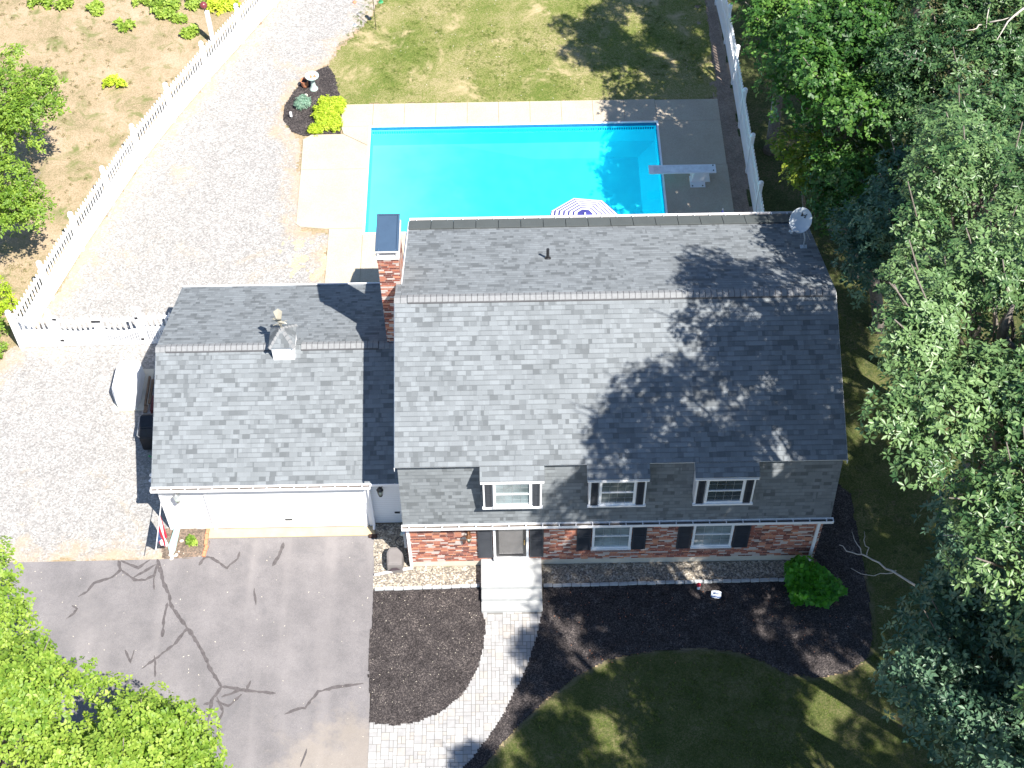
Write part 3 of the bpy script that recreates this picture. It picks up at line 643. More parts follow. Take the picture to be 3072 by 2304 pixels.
shutter(2.1, 2.53, .54, 2.4, 0, H, name='door_shutter'); shutter(3.63, 4.04, .54, 2.4, 0, H, name='door_shutter')
def lantern(x, y, z, parent, bm, s=1.0):
    m = MB(); m.cbox((x, y - .02, z), .09 * s, .03, .2 * s); m.tube([(x, y - .03, z + .06 * s), (x, y - .1 * s, z + .12 * s), (x, y - .16 * s, z + .08 * s)], .012, 6)
    m.lathe([(.0, .09 * s), (.03 * s, .07 * s), (.085 * s, .0)], (x, y - .17 * s, z), 6); m.lathe([(.05 * s, -.21 * s), (.05 * s, -.235 * s), (0, -.25 * s)], (x, y - .17 * s, z), 6)
    for k in range(6):
        a = k * math.pi / 3; m.tube([(x + .075 * s * math.cos(a), y - .17 * s + .075 * s * math.sin(a), z), (x + .05 * s * math.cos(a), y - .17 * s + .05 * s * math.sin(a), z - .21 * s)], .006, 4)
    o = m.build('wall_lantern', bm, parent)
    g = MB(); g.lathe([(.0, -.002), (.066 * s, -.004), (.045 * s, -.2 * s), (0, -.205 * s)], (x, y - .17 * s, z), 12); g.build('lantern_glass', M['lampglass'], o, smooth=True)
lantern(1.85, -.002, 2.0, H, M['bronze'], 1.15)
# chimney
CX0, CX1, CY0, CY1 = -.53, .06, 5.2, 6.55
m = MB(); m.box(CX0, CX1, CY0, CY1, 3.2, 8.12); m.box(CX0 - .015, CX1 + .015, CY0 - .015, CY1 + .015, 7.95, 8.05)
ch = m.build('chimney', M['brickch'], H)
m = MB(); m.box(CX0 - .04, CX1 + .04, CY0 - .04, CY1 + .04, 8.121, 8.22)
for px, py in ((CX0, CY0), (CX1 - .06, CY0), (CX0, CY1 - .06), (CX1 - .06, CY1 - .06)): m.box(px, px + .06, py, py + .06, 8.221, 8.43)
m.box(CX0 - .03, CX1 + .03, CY0 - .03, CY0 - .005, 8.39, 8.45); m.build('crown', M['crownc'], ch)
for yy in (.2, .8): m = MB(); m.box(CX0 + .12, CX1 - .12, CY0 + yy, CY0 + yy + .3, 8.221, 8.36); m.build('flue', M['terra'], ch)
m = MB(); m.box(CX0 - .035, CX1 + .035, CY0 - .02, CY1 + .03, 8.452, 8.47); m.box(CX0 - .035, CX0 + .03, CY0 - .02, CY1 + .03, 8.471, 8.505); m.box(CX1 - .03, CX1 + .035, CY0 - .02, CY1 + .03, 8.471, 8.505)
m.box(CX0 + .031, CX1 - .031, CY1 - .02, CY1 + .03, 8.471, 8.505)
for px in (CX0 + .05, CX1 - .05):
    for py in (CY0 + .05, (CY0 + CY1) / 2): m.lathe([(.014, 0), (.014, .012), (0, .014)], (px, py, 8.471), 8)
m.build('lid', M['slate'], ch)
m = MB(); m.tube([(4.31, 6.57, 6.4), (4.31, 6.57, 6.9)], .045, 12); m.lathe([(.12, 6.42), (.1, 6.5), (.05, 6.56)], (4.31, 6.57, 0), 12); m.build('vent_pipe', M['black'], H)
for xs in ((RX0 - .018, RX0 - .002), (RX1 + .002, RX1 + .018)):
    for (ya, za), (yb, zb) in (((-.06, 5.36), (4.35, 7.32)), ((4.36, 7.32), (9.12, 5.36))):
        if xs[0] < 0 and ya == 4.36: continue
        m = MB()
        m.add([(xs[0], ya, za - .1), (xs[1], ya, za - .1), (xs[1], yb, zb - .1), (xs[0], yb, zb - .1), (xs[0], ya, za + .02), (xs[1], ya, za + .02), (xs[1], yb, zb + .02), (xs[0], yb, zb + .02)],
              [(0, 3, 2, 1), (4, 5, 6, 7), (0, 1, 5, 4), (1, 2, 6, 5), (2, 3, 7, 6), (3, 0, 4, 7)])
        m.build('rake_trim', M['white'], H)
m = MB(); m.add([(.07, 5.16, 7.07 - .05), (.096, 5.16, 7.07 - .05), (.096, 9.12, 5.40), (.07, 9.12, 5.40), (.07, 5.16, 7.10), (.096, 5.16, 7.10), (.096, 9.12, 5.48), (.07, 9.12, 5.48)],
      [(0, 3, 2, 1), (4, 5, 6, 7), (0, 1, 5, 4), (1, 2, 6, 5), (2, 3, 7, 6), (3, 0, 4, 7)])
m.build('rake_trim', M['white'], H)

# satellite dish on the rear slope
t = thing('satellite_dish', (11.9, 7.0, 6.32), 'grey satellite dish on the rear slope at the right end of the house roof', 'satellite dish')
C0 = Vector((11.72, 7.15, 7.32)); nrm = Vector((-.42, -.62, .66)).normalized(); Tm = Matrix.Translation(C0) @ nrm.to_track_quat('Z', 'Y').to_matrix().to_4x4()
m = MB(); prof = [(0.001, -.075), (.1, -.07), (.2, -.052), (.3, -.022), (.355, 0), (.362, 0), (.362, -.012), (.3, -.036), (.2, -.066), (.1, -.084), (.001, -.09)]
m.lathe(prof, (0, 0, 0), 40, T=Tm @ Matrix.Diagonal((.92, 1.06, 1, 1)))
m.build('reflector', M['dish'], t, smooth=True)
m = MB()
def on_dish(pts):
    return [tuple(Tm @ Vector((x, y, -.072 + .9 * (x * x + y * y) * .62 + .012))) for x, y in pts]
m.add(on_dish([(-.06, .24), (.01, .17), (.0, .13), (-.06, .1)]), [(0, 1, 2, 3)]); m.add(on_dish([(.03, .11), (.09, .18), (.095, .1)]), [(0, 1, 2)])
arc = [(.02 + .09 * math.cos(a), .25 + .1 * math.sin(a)) for a in [R(x) for x in range(-95, -9, 14)]]
arc2 = [(.02 + .065 * math.cos(a), .25 + .075 * math.sin(a)) for a in [R(x) for x in range(-9, -96, -14)]]
m.add(on_dish(arc + arc2[::-1][::-1]), [tuple(range(len(arc) + len(arc2)))])
m.build('emblem', M['black'], t)
bt = Vector((11.92, 6.98, 6.36)); m = MB()
m.tube([bt, bt + Vector((0, 0, .35)), C0 + nrm * -.16 + Vector((0.02, 0, -.1)), C0 - nrm * .09], .024, 8); m.cbox(bt + Vector((0, 0, -.0)), .2, .14, .02)
m.tube([C0 - nrm * .1, Vector((12.18, 7.35, 6.25))], .012, 6); m.tube([C0 - nrm * .1, Vector((11.95, 7.55, 6.15))], .012, 6)
m.build('mast', M['dish'], t)
fe = C0 + Vector((-.30, -.37, -.10)); m = MB(); m.tube([C0 + Vector((.10, -.12, -.33)), fe], [.02, .016], 6); m.build('feed_arm', M['dish'], t)
m = MB(); m.tube([fe + nrm * .02, fe - nrm * .1], [.05, .035], 10); m.tube([fe + Vector((-.07, .02, .03)), fe + Vector((.05, 0, 0))], .035, 8); m.build('feed_horn', M['dish'], t, smooth=True)

# ------------------------------------------------------------------ garage
GA = thing('garage', (-3.7, 5.1, 0), 'white attached garage with grey shingle roof and small cupola', 'garage')
GX0 = -7.39; GR0 = -7.46; RY, RZ = 5.12, 4.42
m = MB(); m.prism_x([(1.5, 0), (1.5, 2.5), (RY, 4.22), (8.75, 2.5), (8.75, 0)], GX0, -1.22); m.prism_x([(1.58, 0.02), (1.58, 2.5), (RY, 4.2), (8.75, 2.5), (8.75, 0.02)], -1.219, -.003)
m.build('walls', M['siding'], GA)
slope('roof', [(GR0, RX0 + .06)], (1.27, 2.64), (RY, RZ), M['shingle'], M['whitetrim'], GA, .06, uoff=20)
slope('rear_roof', [(GR0, CX0 - .01)], (9.05, 2.64), (RY, RZ), M['shingle'], M['whitetrim'], GA, .06, uoff=31)
m = MB(); caps(m, GR0 + .3, -4.05, RY, RZ, R(24.6), .15, .05, .165); caps(m, -3.1, -.78, RY, RZ, R(24.6), .15, .05, .165); caps(m, GR0 - .01, GR0 + .29, RY, RZ, R(24.6), .16, .022, .165); caps(m, -.77, -.1, RY, RZ, R(24.6), .16, .022, .165)
m.build('ridge_cap', [M['cap'], M['capdark']], GA)
gutter(GR0 - .02, -1.02, 1.29, 2.66, GA, hang=.4); gutter(-1.0, -.09, 1.33, 2.66, GA, w=.08)
m = MB(); m.box(GR0, -.1, 1.30, 1.5, 2.52, 2.55); m.box(GR0, GR0 + .02, 1.3, 8.9, 2.5, 2.58); m.build('soffit', M['white'], GA)
m = MB(); m.box(GR0 + .02, -.6, 9.06, 9.09, 2.55, 2.68); m.build('fascia', M['white'], GA)
for (ya, za), (yb, zb) in (((1.28, 2.6), (RY, 4.38)), ((RY + .01, 4.38), (9.05, 2.6))):
    xs = (GR0 - .02, GR0 - .003); m = MB(); m.add([(xs[0], ya, za - .08), (xs[1], ya, za - .08), (xs[1], yb, zb - .08), (xs[0], yb, zb - .08), (xs[0], ya, za - .02), (xs[1], ya, za - .02), (xs[1], yb, zb - .02), (xs[0], yb, zb - .02)],
      [(0, 3, 2, 1), (4, 5, 6, 7), (0, 1, 5, 4), (1, 2, 6, 5), (2, 3, 7, 6), (3, 0, 4, 7)]); m.build('rake_trim', M['white'], GA)
m = MB(); m.box(-6.06, -5.95, 1.44, 1.499, .02, 2.4); m.box(-1.42, -1.31, 1.44, 1.499, .02, 2.4); m.box(-5.949, -1.421, 1.44, 1.499, 2.3, 2.4); m.box(GX0 - .01, GX0 + .11, 1.45, 1.499, .02, 2.5); m.box(-1.26, -1.12, 1.47, 1.6, .03, 2.5)
m.build('trim', M['white'], GA)
m = MB(); m.box(-5.948, -1.422, 1.462, 1.498, .06, 2.298); m.box(-5.948, -1.422, 1.455, 1.498, .036, .058, 1)
gd = m.build('garage_door', [M['door'], M['capdark']], GA)
m = MB(); m.cbox((-3.7, 1.445, .5), .22, .02, .05); m.build('handle', M['black'], gd)
m = MB(); m.box(-1.16, -1.08, 1.38, 1.46, .15, 2.5); m.tube([(-1.12, 1.42, .2), (-1.12, 1.3, .08)], .04, 6); m.build('downspout', M['white'], GA)
lantern(-6.82, 1.497, 2.12, GA, M['steel'], 1.25); lantern(-.78, 1.577, 2.2, GA, M['black'], 1.3)
m = MB(); m.cbox((-.38, 1.56, .62), .16, .03, .05); m.build('dryer_vent', M['black'], GA)
# cupola
cu = MB(); cx0, cx1, cy0, cy1 = -3.92, -3.28, 4.72, 5.5
cu.box(cx0, cx1, cy0, cy1, 4.1, 4.86); cu.box(cx0 - .03, cx1 + .03, cy0 - .03, cy1 + .03, 4.78, 4.82)
for k in range(6): cu.box(cx0 + .1, cx1 - .1, cy0 - .012, cy0 - .001, 4.42 + k * .055, 4.45 + k * .055)
cup = cu.build('cupola', M['white'], GA)
Q = []; U = []; ap = Vector(((cx0 + cx1) / 2, (cy0 + cy1) / 2, 5.3)); e = .07; cz = 4.87
cs = [Vector((cx0 - e, cy0 - e, cz)), Vector((cx1 + e, cy0 - e, cz)), Vector((cx1 + e, cy1 + e, cz)), Vector((cx0 - e, cy1 + e, cz))]
for i in range(4):
    a, b = cs[i], cs[(i + 1) % 4]; w_ = (b - a).length; hh = (ap - (a + b) / 2).length; Q.append([a, b, ap]); U.append([(0, 0), (w_, 0), (w_ / 2, hh)])
Q.append(cs[::-1]); U.append([(0, 0)] * 4); uvmesh('cupola_roof', Q, U, [M['shingle']], cup)
m = MB()
for i in range(4):
    a = cs[i]; d = ap - a
    for k in range(5):
        p = a + d * (k / 5 + .02); q = a + d * ((k + 1) / 5 - .02); s_ = Vector((-(d.y), d.x, 0)).normalized() * .06
        up = Vector((0, 0, .012)); dn = Vector((0, 0, -.035))
        m.add([p + up * 1.5, q + up, q + s_ + dn, p + s_ + dn, q - s_ + dn, p - s_ + dn], [(0, 1, 2, 3), (0, 5, 4, 1)])
m.build('hip_cap', M['cap'], cup)
m = MB(); m.tube([ap - Vector((0, 0, .05)), ap + Vector((0, 0, .28))], .014, 8); m.lathe([(0, .0), (.05, .04), (0, .09)], ap + Vector((0, 0, .1)), 12)
for dx, dy in ((.2, .1), (-.2, -.1), (-.1, .2), (.1, -.2)): m.tube([ap + Vector((0, 0, .2)), ap + Vector((dx, dy, .2))], .008, 5)
wv = m.build('weather_vane', plain('verdigris_tan', (.26, .24, .19), .6, .4, .3, var=.2, sc=14), cup)
m = MB(); e0 = ap + Vector((0, 0, .24)); prf = [(-.24, .0, .015), (-.16, .02, .035), (0, .02, .045), (.12, .04, .035), (.2, .07, .02), (.26, .05, .008)]
m.tube([e0 + Vector((-p[0] * .9, p[0] * .3, p[1])) for p in prf], [p[2] for p in prf], 8)
for sg in (-1, 1): m.add([e0 + Vector((.05, .0, .06)), e0 + Vector((-.08, .02, .06)), e0 + Vector((-.16, .1 * sg + .03, .3)), e0 + Vector((-.02, .2 * sg, .36)), e0 + Vector((.1, .14 * sg, .3)), e0 + Vector((.05, .0, .085)), e0 + Vector((-.08, .02, .085)), e0 + Vector((-.16, .1 * sg + .03, .32)), e0 + Vector((-.02, .2 * sg, .38)), e0 + Vector((.1, .14 * sg, .32))],
                         [(0, 1, 2, 3, 4), (9, 8, 7, 6, 5), (0, 5, 6, 1), (1, 6, 7, 2), (2, 7, 8, 3), (3, 8, 9, 4), (4, 9, 5, 0)])
m.build('bird_figure', plain('vane_cream', (.34, .32, .26), .5, .4, .2, var=.15), cup)

# ------------------------------------------------------------------ pool
PO = thing('swimming_pool', (3.4, 16.5, 0), 'rectangular in-ground pool of bright turquoise water with white coping', 'swimming pool')
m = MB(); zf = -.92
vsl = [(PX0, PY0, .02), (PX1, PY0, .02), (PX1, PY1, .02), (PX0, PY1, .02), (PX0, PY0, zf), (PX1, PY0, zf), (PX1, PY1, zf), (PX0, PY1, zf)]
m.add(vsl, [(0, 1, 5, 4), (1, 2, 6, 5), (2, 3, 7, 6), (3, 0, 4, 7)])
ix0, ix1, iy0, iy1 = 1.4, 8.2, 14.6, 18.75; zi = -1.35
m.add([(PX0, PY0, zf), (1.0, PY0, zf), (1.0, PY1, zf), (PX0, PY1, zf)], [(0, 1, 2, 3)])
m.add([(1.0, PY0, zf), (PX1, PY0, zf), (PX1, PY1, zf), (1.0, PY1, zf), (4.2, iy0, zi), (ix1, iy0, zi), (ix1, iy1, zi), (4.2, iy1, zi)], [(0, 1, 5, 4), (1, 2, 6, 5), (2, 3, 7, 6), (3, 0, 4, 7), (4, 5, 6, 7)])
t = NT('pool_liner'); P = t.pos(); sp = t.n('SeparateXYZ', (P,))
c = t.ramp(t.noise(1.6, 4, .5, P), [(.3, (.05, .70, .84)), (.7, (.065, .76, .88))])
c = t.mix(t.mt('MULTIPLY', t.smooth(t.mt('ADD', sp.outputs[0], t.mt('MULTIPLY', t.noise(.9, 5, .6, P), 3.0)), 4.2, -1.0), .75), c, (.26, .86, .9))  # paler left end: glare off the water put into the liner colour
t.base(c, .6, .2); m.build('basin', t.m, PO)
m = MB(); zt0, zt1 = -.13, .0
def tri_band(m, ax, c0, c1, k, z0, z1, ins):
    n = int((c1 - c0) / .09)
    for i in range(n):
        a = c0 + (c1 - c0) * i / n; b = c0 + (c1 - c0) * (i + .55) / n
        q = ((a, k, z0), (b, k, z0), (b, k, z1), (a, k, z1)) if ax == 'x' else ((k, a, z0), (k, b, z0), (k, b, z1), (k, a, z1))
        q2 = [(x, y + ins, z) if ax == 'x' else (x + ins, y, z) for x, y, z in q]; m.add(list(q) + q2, [(0, 1, 2, 3), (4, 5, 6, 7), (0, 4, 5, 1), (2, 6, 7, 3), (1, 5, 6, 2), (0, 3, 7, 4)])
tri_band(m, 'x', PX0 + .05, PX1 - .05, PY1 - .004, -.3, -.2, -.004); tri_band(m, 'y', PY0 + .05, PY1 - .05, PX1 - .004, -.3, -.2, -.004); tri_band(m, 'y', PY0 + .05, PY1 - .05, PX0 + .004, -.3, -.2, .004)
m.box(PX0 + .002, PX1 - .002, PY1 - .012, PY1 - .001, -.12, .015); m.box(PX1 - .012, PX1 - .001, PY0, PY1 - .013, -.12, .015)
m.build('tile_band', plain('pool_tile_blue', (.02, .12, .28), .3, .5, var=.2, sc=12), PO)
m = MB(); w = .07
m.box(PX0 - w, PX1 + w, PY1, PY1 + w, .0, .055); m.box(PX0 - w, PX1 + w, PY0 - w, PY0, .0, .055); m.box(PX0 - w, PX0, PY0 + .001, PY1 - .001, .0, .055); m.box(PX1, PX1 + w, PY0 + .001, PY1 - .001, .0, .055)
m.build('coping', M['white'], PO)
t = NT('pool_water'); P = t.pos()
tr = t.n('BsdfTransparent', {'Color': (.62, .985, 1.0, 1)}); gl = t.n('BsdfGlossy', {'Color': (1, 1, 1, 1), 'Roughness': .04})
bp = t.n('Bump', {'Height': t.noise(2.2, 4, .6, P, 1.0), 'Strength': .25, 'Distance': .03}); t.t.links.new(bp.outputs[0], gl.inputs['Normal'])
fr = t.n('Fresnel', {'IOR': 1.33}); t.t.links.new(bp.outputs[0], fr.inputs['Normal'])
mx = t.n('MixShader', {0: fr.outputs[0], 1: tr.outputs[0], 2: gl.outputs[0]}); t.t.links.new(mx.outputs[0], t.out.inputs[0])
m = MB(); m.add([(PX0 + .001, PY0 + .001, -.16), (PX1 - .001, PY0 + .001, -.16), (PX1 - .001, PY1 - .001, -.16), (PX0 + .001, PY1 - .001, -.16)], [(0, 1, 2, 3)])
m.build('water', t.m, PO)
# deck slabs
m = MB(); g = .012; zd = .035
def slab(x0, x1, y0, y1): m.box(x0 + g / 2, x1 - g / 2, y0 + g / 2, y1 - g / 2, -.01, zd)
for i in range(10): slab(-3.12 + i * 1.2 if i else -3.12, -3.12 + (i + 1) * 1.2, PY1 + w, 20.49)
slab(8.88, 11.3, PY1 + w, 20.45)
slab(PX1 + w, 11.3, 16.9, PY1 + w); slab(PX1 + w, 11.32, 14.2, 16.9); slab(PX1 + w, 11.35, 9.0, 14.2)
m.poly([(-4.50, 18.6), (-4.47, 17.0), (-2.04, 17.0), (-2.04, 18.2), (-3.0, 18.85), (-4.2, 18.85)], -.01, zd); m.poly([(-4.47, 16.985), (-4.45, 14.25), (-4.3, 14.12), (-3.4, 14.0), (-2.045, 14.0), (-2.045, 16.985)], -.01, zd)
m.poly([(-2.99, 18.87), (-2.045, 18.23), (-2.045, 19.26), (-3.1, 19.26)], -.01, zd)
slab(-3.26, PX0 - w, 9.0, 13.985); slab(PX0 - w, 2.5, 9.0, PY0 - w); slab(2.5, 6.2, 9.0, PY0 - w); slab(6.2, PX1 + w, 9.0, PY0 - w); slab(-2.045, PX0 - w, 13.99, PY1)
tag(m.build('pool_deck', M['conc']), kind='structure')
# diving board
t = thing('diving_board', (10.2, 16.4, 0), 'white diving board with grey worn top over the right end of the pool', 'diving board')
m = MB(); m.box(8.33, 10.78, 15.98, 16.42, .48, .53); m.build('board', M['white'], t, bevel=.015)
m = MB(); m.box(8.5, 10.72, 16.03, 16.37, .5305, .534); m.build('tread', plain('worn_grey_tread', (.72, .75, .76), .9, .2, var=.15, sc=5), t)
m = MB(); m.add([(9.9, 15.98, .04), (10.6, 15.98, .04), (10.6, 16.42, .04), (9.9, 16.42, .04), (10.0, 16.05, .479), (10.5, 16.05, .479), (10.5, 16.35, .479), (10.0, 16.35, .479)], [(0, 3, 2, 1), (4, 5, 6, 7), (0, 1, 5, 4), (1, 2, 6, 5), (2, 3, 7, 6), (3, 0, 4, 7)])
m.box(9.85, 10.4, 15.72, 16.3, .036, .06); m.build('base', M['white'], t)
for p in ((10.68, 16.08), (10.68, 16.34), (9.93, 15.78), (10.3, 15.78)):
    m = MB(); m.lathe([(0, 0), (.025, 0), (.025, .02), (0, .025)], (p[0], p[1], .534 if p[0] > 10.5 else .06), 10); m.build('bolt', M['black'], t)
# parasols behind the house
t = thing('parasol', (5.75, 11.95, .03), 'open white parasol with thin purple rings, between house and pool', 'parasol')
m = MB(); n = 8; rings = [.0, .28, .39, .46, .57, .64, .75, .82, .93, 1.0, 1.1, 1.17, 1.26, 1.31]; c = Vector((5.75, 11.95, 2.74)); prev = None; b0 = len(m.v)
for ri, r in enumerate(rings):
    for k in range(n):
        a = 2 * math.pi * (k + .32) / n; m.v.append((c.x + r * math.cos(a), c.y + r * math.sin(a), c.z - .30 * r - .09 * r * r))
for ri in range(len(rings) - 1):
    for k in range(n):
        p = b0 + ri * n; m.mi[len(m.f)] = 1 if (ri == 0 or ri % 2 == 0) else 0
        if ri == 0: m.f.append([p + n + k, p + n + (k + 1) % n, p])
        else: m.f.append([p + k, p + n + k, p + n + (k + 1) % n, p + (k + 1) % n])
m.build('canopy', [M['canvas'], M['purple']], t)
m = MB(); m.tube([(5.75, 11.9, .03), (5.75, 11.9, 2.8)], .022, 10); m.lathe([(.03, 2.72), (.03, 2.8), (0, 2.84)], (5.75, 11.9, 0), 10)
for k in range(n):
    a = 2 * math.pi * (k + .32) / n; m.tube([(5.75, 11.9, 2.58), (5.75 + 1.2 * math.cos(a), 11.9 + 1.2 * math.sin(a), 2.1)], .007, 4)
m.build('pole', M['white'], t)
m = MB(); m.lathe([(.27, .0), (.27, .05), (.06, .12), (.04, .3)], (5.75, 11.9, .03), 20); m.build('base', M['black'], t)
t = thing('parasol', (10.47, 12.4, .03), 'closed purple parasol on the deck near the right fence, mostly hidden behind the roof', 'parasol')
m = MB(); m.lathe([(.02, 2.32), (.04, 2.2), (.09, 1.8), (.12, 1.3), (.15, 1.05)], (10.47, 12.4, 0), 8); m.build('canopy', M['purple'], t)
m = MB(); m.tube([(10.47, 12.4, .03), (10.47, 12.4, 2.38)], .02, 8); m.build('pole', M['white'], t)
m = MB(); m.lathe([(.25, .0), (.25, .05), (.05, .1)], (10.47, 12.4, .035), 16); m.build('base', M['black'], t)

# ------------------------------------------------------------------ fences
def frameT(a, b):
    d = (Vector(b) - Vector(a)); L_ = d.length; T = Matrix.Translation((a[0], a[1], 0)) @ Matrix.Rotation(math.atan2(d.y, d.x), 4, 'Z'); return T, L_
def post(p, parent, h=1.78):
    m = MB(); m.box(p[0] - .065, p[0] + .065, p[1] - .065, p[1] + .065, -.05, h); m.box(p[0] - .08, p[0] + .08, p[1] - .08, p[1] + .08, h, h + .03)
    m.lathe([(.085, .03), (.095, .07), (.08, .12), (.04, .15), (0, .16)], (p[0], p[1], h), 10); return m.build('post', M['white'], parent)
def panel(a, b, parent, arch=0.0, name='panel', inset=.065, fw=.034):
    T, L_ = frameT(a, b); m = MB(); x0, x1 = inset, L_ - inset
    def dz(x): u = (x - L_ / 2) / (L_ / 2); return arch * u * u
    N = 10 if arch else 1
    for z0, z1, w_ in ((.05, .22, .045), (.74, .9, .045), (1.36, 1.47, .045)):
        for k in range(N):
            xa = x0 + (x1 - x0) * k / N; xb = x0 + (x1 - x0) * (k + 1) / N; sh = dz((xa + xb) / 2) - arch if z0 > .3 else 0
            m.box(xa, xb, -w_ / 2, w_ / 2, z0 + sh, z1 + sh, T=T)
    n = int((x1 - x0) / .165); p = (x1 - x0) / n
    for k in range(n):
        xa = x0 + p * (k + .5); sh = dz(xa) - arch
        m.box(xa - .037, xa + .037, -.018, .018, .221, .739 + sh, T=T); m.box(xa - .033, xa + .033, -.018, .018, .901 + sh, 1.359 + sh, T=T)
        m.box(xa - .035, xa + .035, -.018, .018, 1.471 + sh, 1.56 + sh, T=T)
        vs_ = [Vector((xa + sx * .035, sy * .018, 1.56 + sh)) for sx in (-1, 1) for sy in (-1, 1)] + [Vector((xa, sy * .018, 1.64 + sh)) for sy in (-1, 1)]
        m.add([T @ v for v in vs_], [(0, 2, 4), (1, 5, 3), (0, 4, 5, 1), (2, 3, 5, 4)])
        xm = xa + p / 2
        if k < n - 1: m.box(xm - fw, xm + fw, -.012, .012, .221, .739 + dz(xm) - arch, T=T)
    return m.build(name, M['white'], parent)
def fence(label, pts, posts=None, group=None, spans=None):
    t = thing('picket_fence', (pts[0][0], pts[0][1], 0), label, 'fence', group)
    for i, p in enumerate(pts): post(p, t)
    for i in range(len(pts) - 1): panel(pts[i], pts[i + 1], t)
    return t
FL = [(-13.3, 8.79), (-12.66, 10.95), (-11.97, 13.2), (-11.2, 15.4), (-10.45, 17.55), (-9.5, 19.75), (-8.42, 22.05), (-7.3, 24.25), (-6.2, 26.45), (-5.1, 28.65)]
fence('long white picket fence between the gravel yard and the dry grass', FL)
t = thing('picket_fence', (-12.6, 8.8, 0), 'short white picket fence section between corner post and double gate', 'fence')
panel((-13.3, 8.79), (-12.0, 8.81), t, fw=.018); post((-12.0, 8.81), t)
t = thing('picket_fence', (-8.3, 8.85, 0), 'short white picket fence end piece between the gate and the garage wall', 'fence')
post((-9.05, 8.84), t); panel((-9.05, 8.84), (-7.42, 8.86), t, fw=.018)
for k, (a, b, lb) in enumerate(((-11.93, -10.52, 'white arched picket gate leaf hinged on the left gate post'), (-10.48, -9.12, 'white arched picket gate leaf hinged on the post nearer the garage'))):
    t = thing('gate', (a if k == 0 else b, 8.83, 0), lb, 'gate', 'two leaves of the double gate')
    panel((a, 8.82), (b, 8.83), t, arch=.14, name='gate_panel', inset=.03, fw=.022)
    ee = (a, b) if k == 0 else (b, a)
    for xx in (a + .03, b - .03): m = MB(); m.box(xx - .04, xx + .04, 8.795, 8.855, .04, 1.5); m.build('gate_stile', M['white'], t)
    hx = ee[0]
    for hz in (.3, 1.4):
        h = MB(); h.box(hx - .1, hx + .12, 8.78, 8.793, hz, hz + .09); h.build('hinge', M['black'], t)
    if k == 0: h = MB(); h.cbox((ee[1] - .02, 8.785, 1.3), .3, .02, .08); h.build('latch', M['black'], t)
FR = [(12.04, 9.4), (12.04, 11.75), (12.03, 14.1), (12.01, 16.5), (11.99, 18.9), (11.97, 21.3), (11.93, 23.7), (11.8, 26.1), (11.62, 28.5)]
fence('white picket fence along the right side of the pool, partly under the maple branches', FR)

# ------------------------------------------------------------------ small garden things, rear bed
t = thing('bird_bath', (-4.28, 21.42, 0), 'pale green stone bird bath with reddish leaves in its bowl, in the small mulch bed', 'bird bath')
m = MB(); m.lathe([(0, .0), (.16, .0), (.17, .05), (.12, .1), (.1, .2), (.075, .38), (.09, .5), (.07, .55)], (-4.28, 21.42, 0), 20); m.build('pedestal', M['celadon'], t, smooth=True)
m = MB(); m.lathe([(.05, .55), (.2, .6), (.27, .68), (.265, .7), (.24, .69), (.18, .645), (0, .625)], (-4.28, 21.42, 0), 28); m.build('bowl', M['celadon'], t, smooth=True)
m = MB(); rd = random.Random(2)
for k in range(9):
    a = rd.uniform(0, 6.3); r = rd.uniform(0, .13); m.lathe([(.0, .015), (.03, .01), (.035, 0)], (-4.28 + r * math.cos(a), 21.42 + r * math.sin(a), .645 + rd.uniform(0, .01)), 6, mi=0)
m.build('leaf_litter', M['terra'], t)
t = thing('clay_pot', (-4.62, 21.55, 0), 'terracotta urn left of the bird bath', 'pot')
m = MB(); m.lathe([(0, 0), (.09, 0), (.13, .12), (.14, .25), (.16, .33), (.17, .36), (.15, .36), (.12, .28)], (-4.62, 21.55, 0), 20); m.build('pot_body', M['terra'], t, smooth=True)
m = MB(); m.lathe([(0, .29), (.13, .29), (.13, .27)], (-4.62, 21.55, 0), 16); m.build('pot_soil', M['mulch'], t)
for i, (x, y, lb) in enumerate(((-4.56, 21.05, 'small cream stone just below the terracotta urn'), (-4.52, 20.9, 'small cream stone touching the top of the blue green shrub'))):
    m = MB(); m.lathe([(.0, .09), (.05, .075), (.08, .03), (.07, 0)], (x, y, 0), 9); tag(m.build('garden_stone', M['rock'], smooth=True), lb, 'stone')
def shrub(name, label, cat, lobes, dens, L, mat, seed, k=6, wid=.22, base=None, tb=0.0):
    bx = base or lobes[0][:2]; t = thing(name, (bx[0], bx[1], 0), label, cat)
    foliage('foliage', lobes, dens, L, mat, t, seed, k, wid, flat=.85, tint_b=tb)
    m = MB(); rd = random.Random(seed)
    for i in range(6):
        l = lobes[i % len(lobes)]; m.tube([(bx[0] + rd.uniform(-.05, .05), bx[1] + rd.uniform(-.05, .05), 0), (l[0], l[1], max(.05, l[2] * .8))], [.018, .006], 5)
    m.build('stems', M['bark'], t); return t
rd = random.Random(4)
shrub('shrub', 'small blue green shrub in the round mulch bed', 'shrub', [(-4.66, 20.5, .22, .24), (-4.52, 20.42, .2, .22), (-4.72, 20.36, .18, .2), (-4.58, 20.62, .18, .2)], 2600, .07, M['bluegr'], 4, wid=.17)
shrub('shrub', 'low lime green shrub at the corner of the pool deck', 'shrub', [(-3.95 + rd.uniform(0, .75), 19.15 + rd.uniform(0, 1.5), .14, .26) for _ in range(26)] + [(-4.15, 19.05, .12, .2), (-4.0, 19.0, .1, .22), (-3.3, 20.3, .12, .25)], 1500, .085, M['lime'], 5, wid=.26, k=5)
t = thing('garden_marker', (-5.03, 19.8, 0), 'small white marker stuck in the left part of the small mulch bed', 'marker')
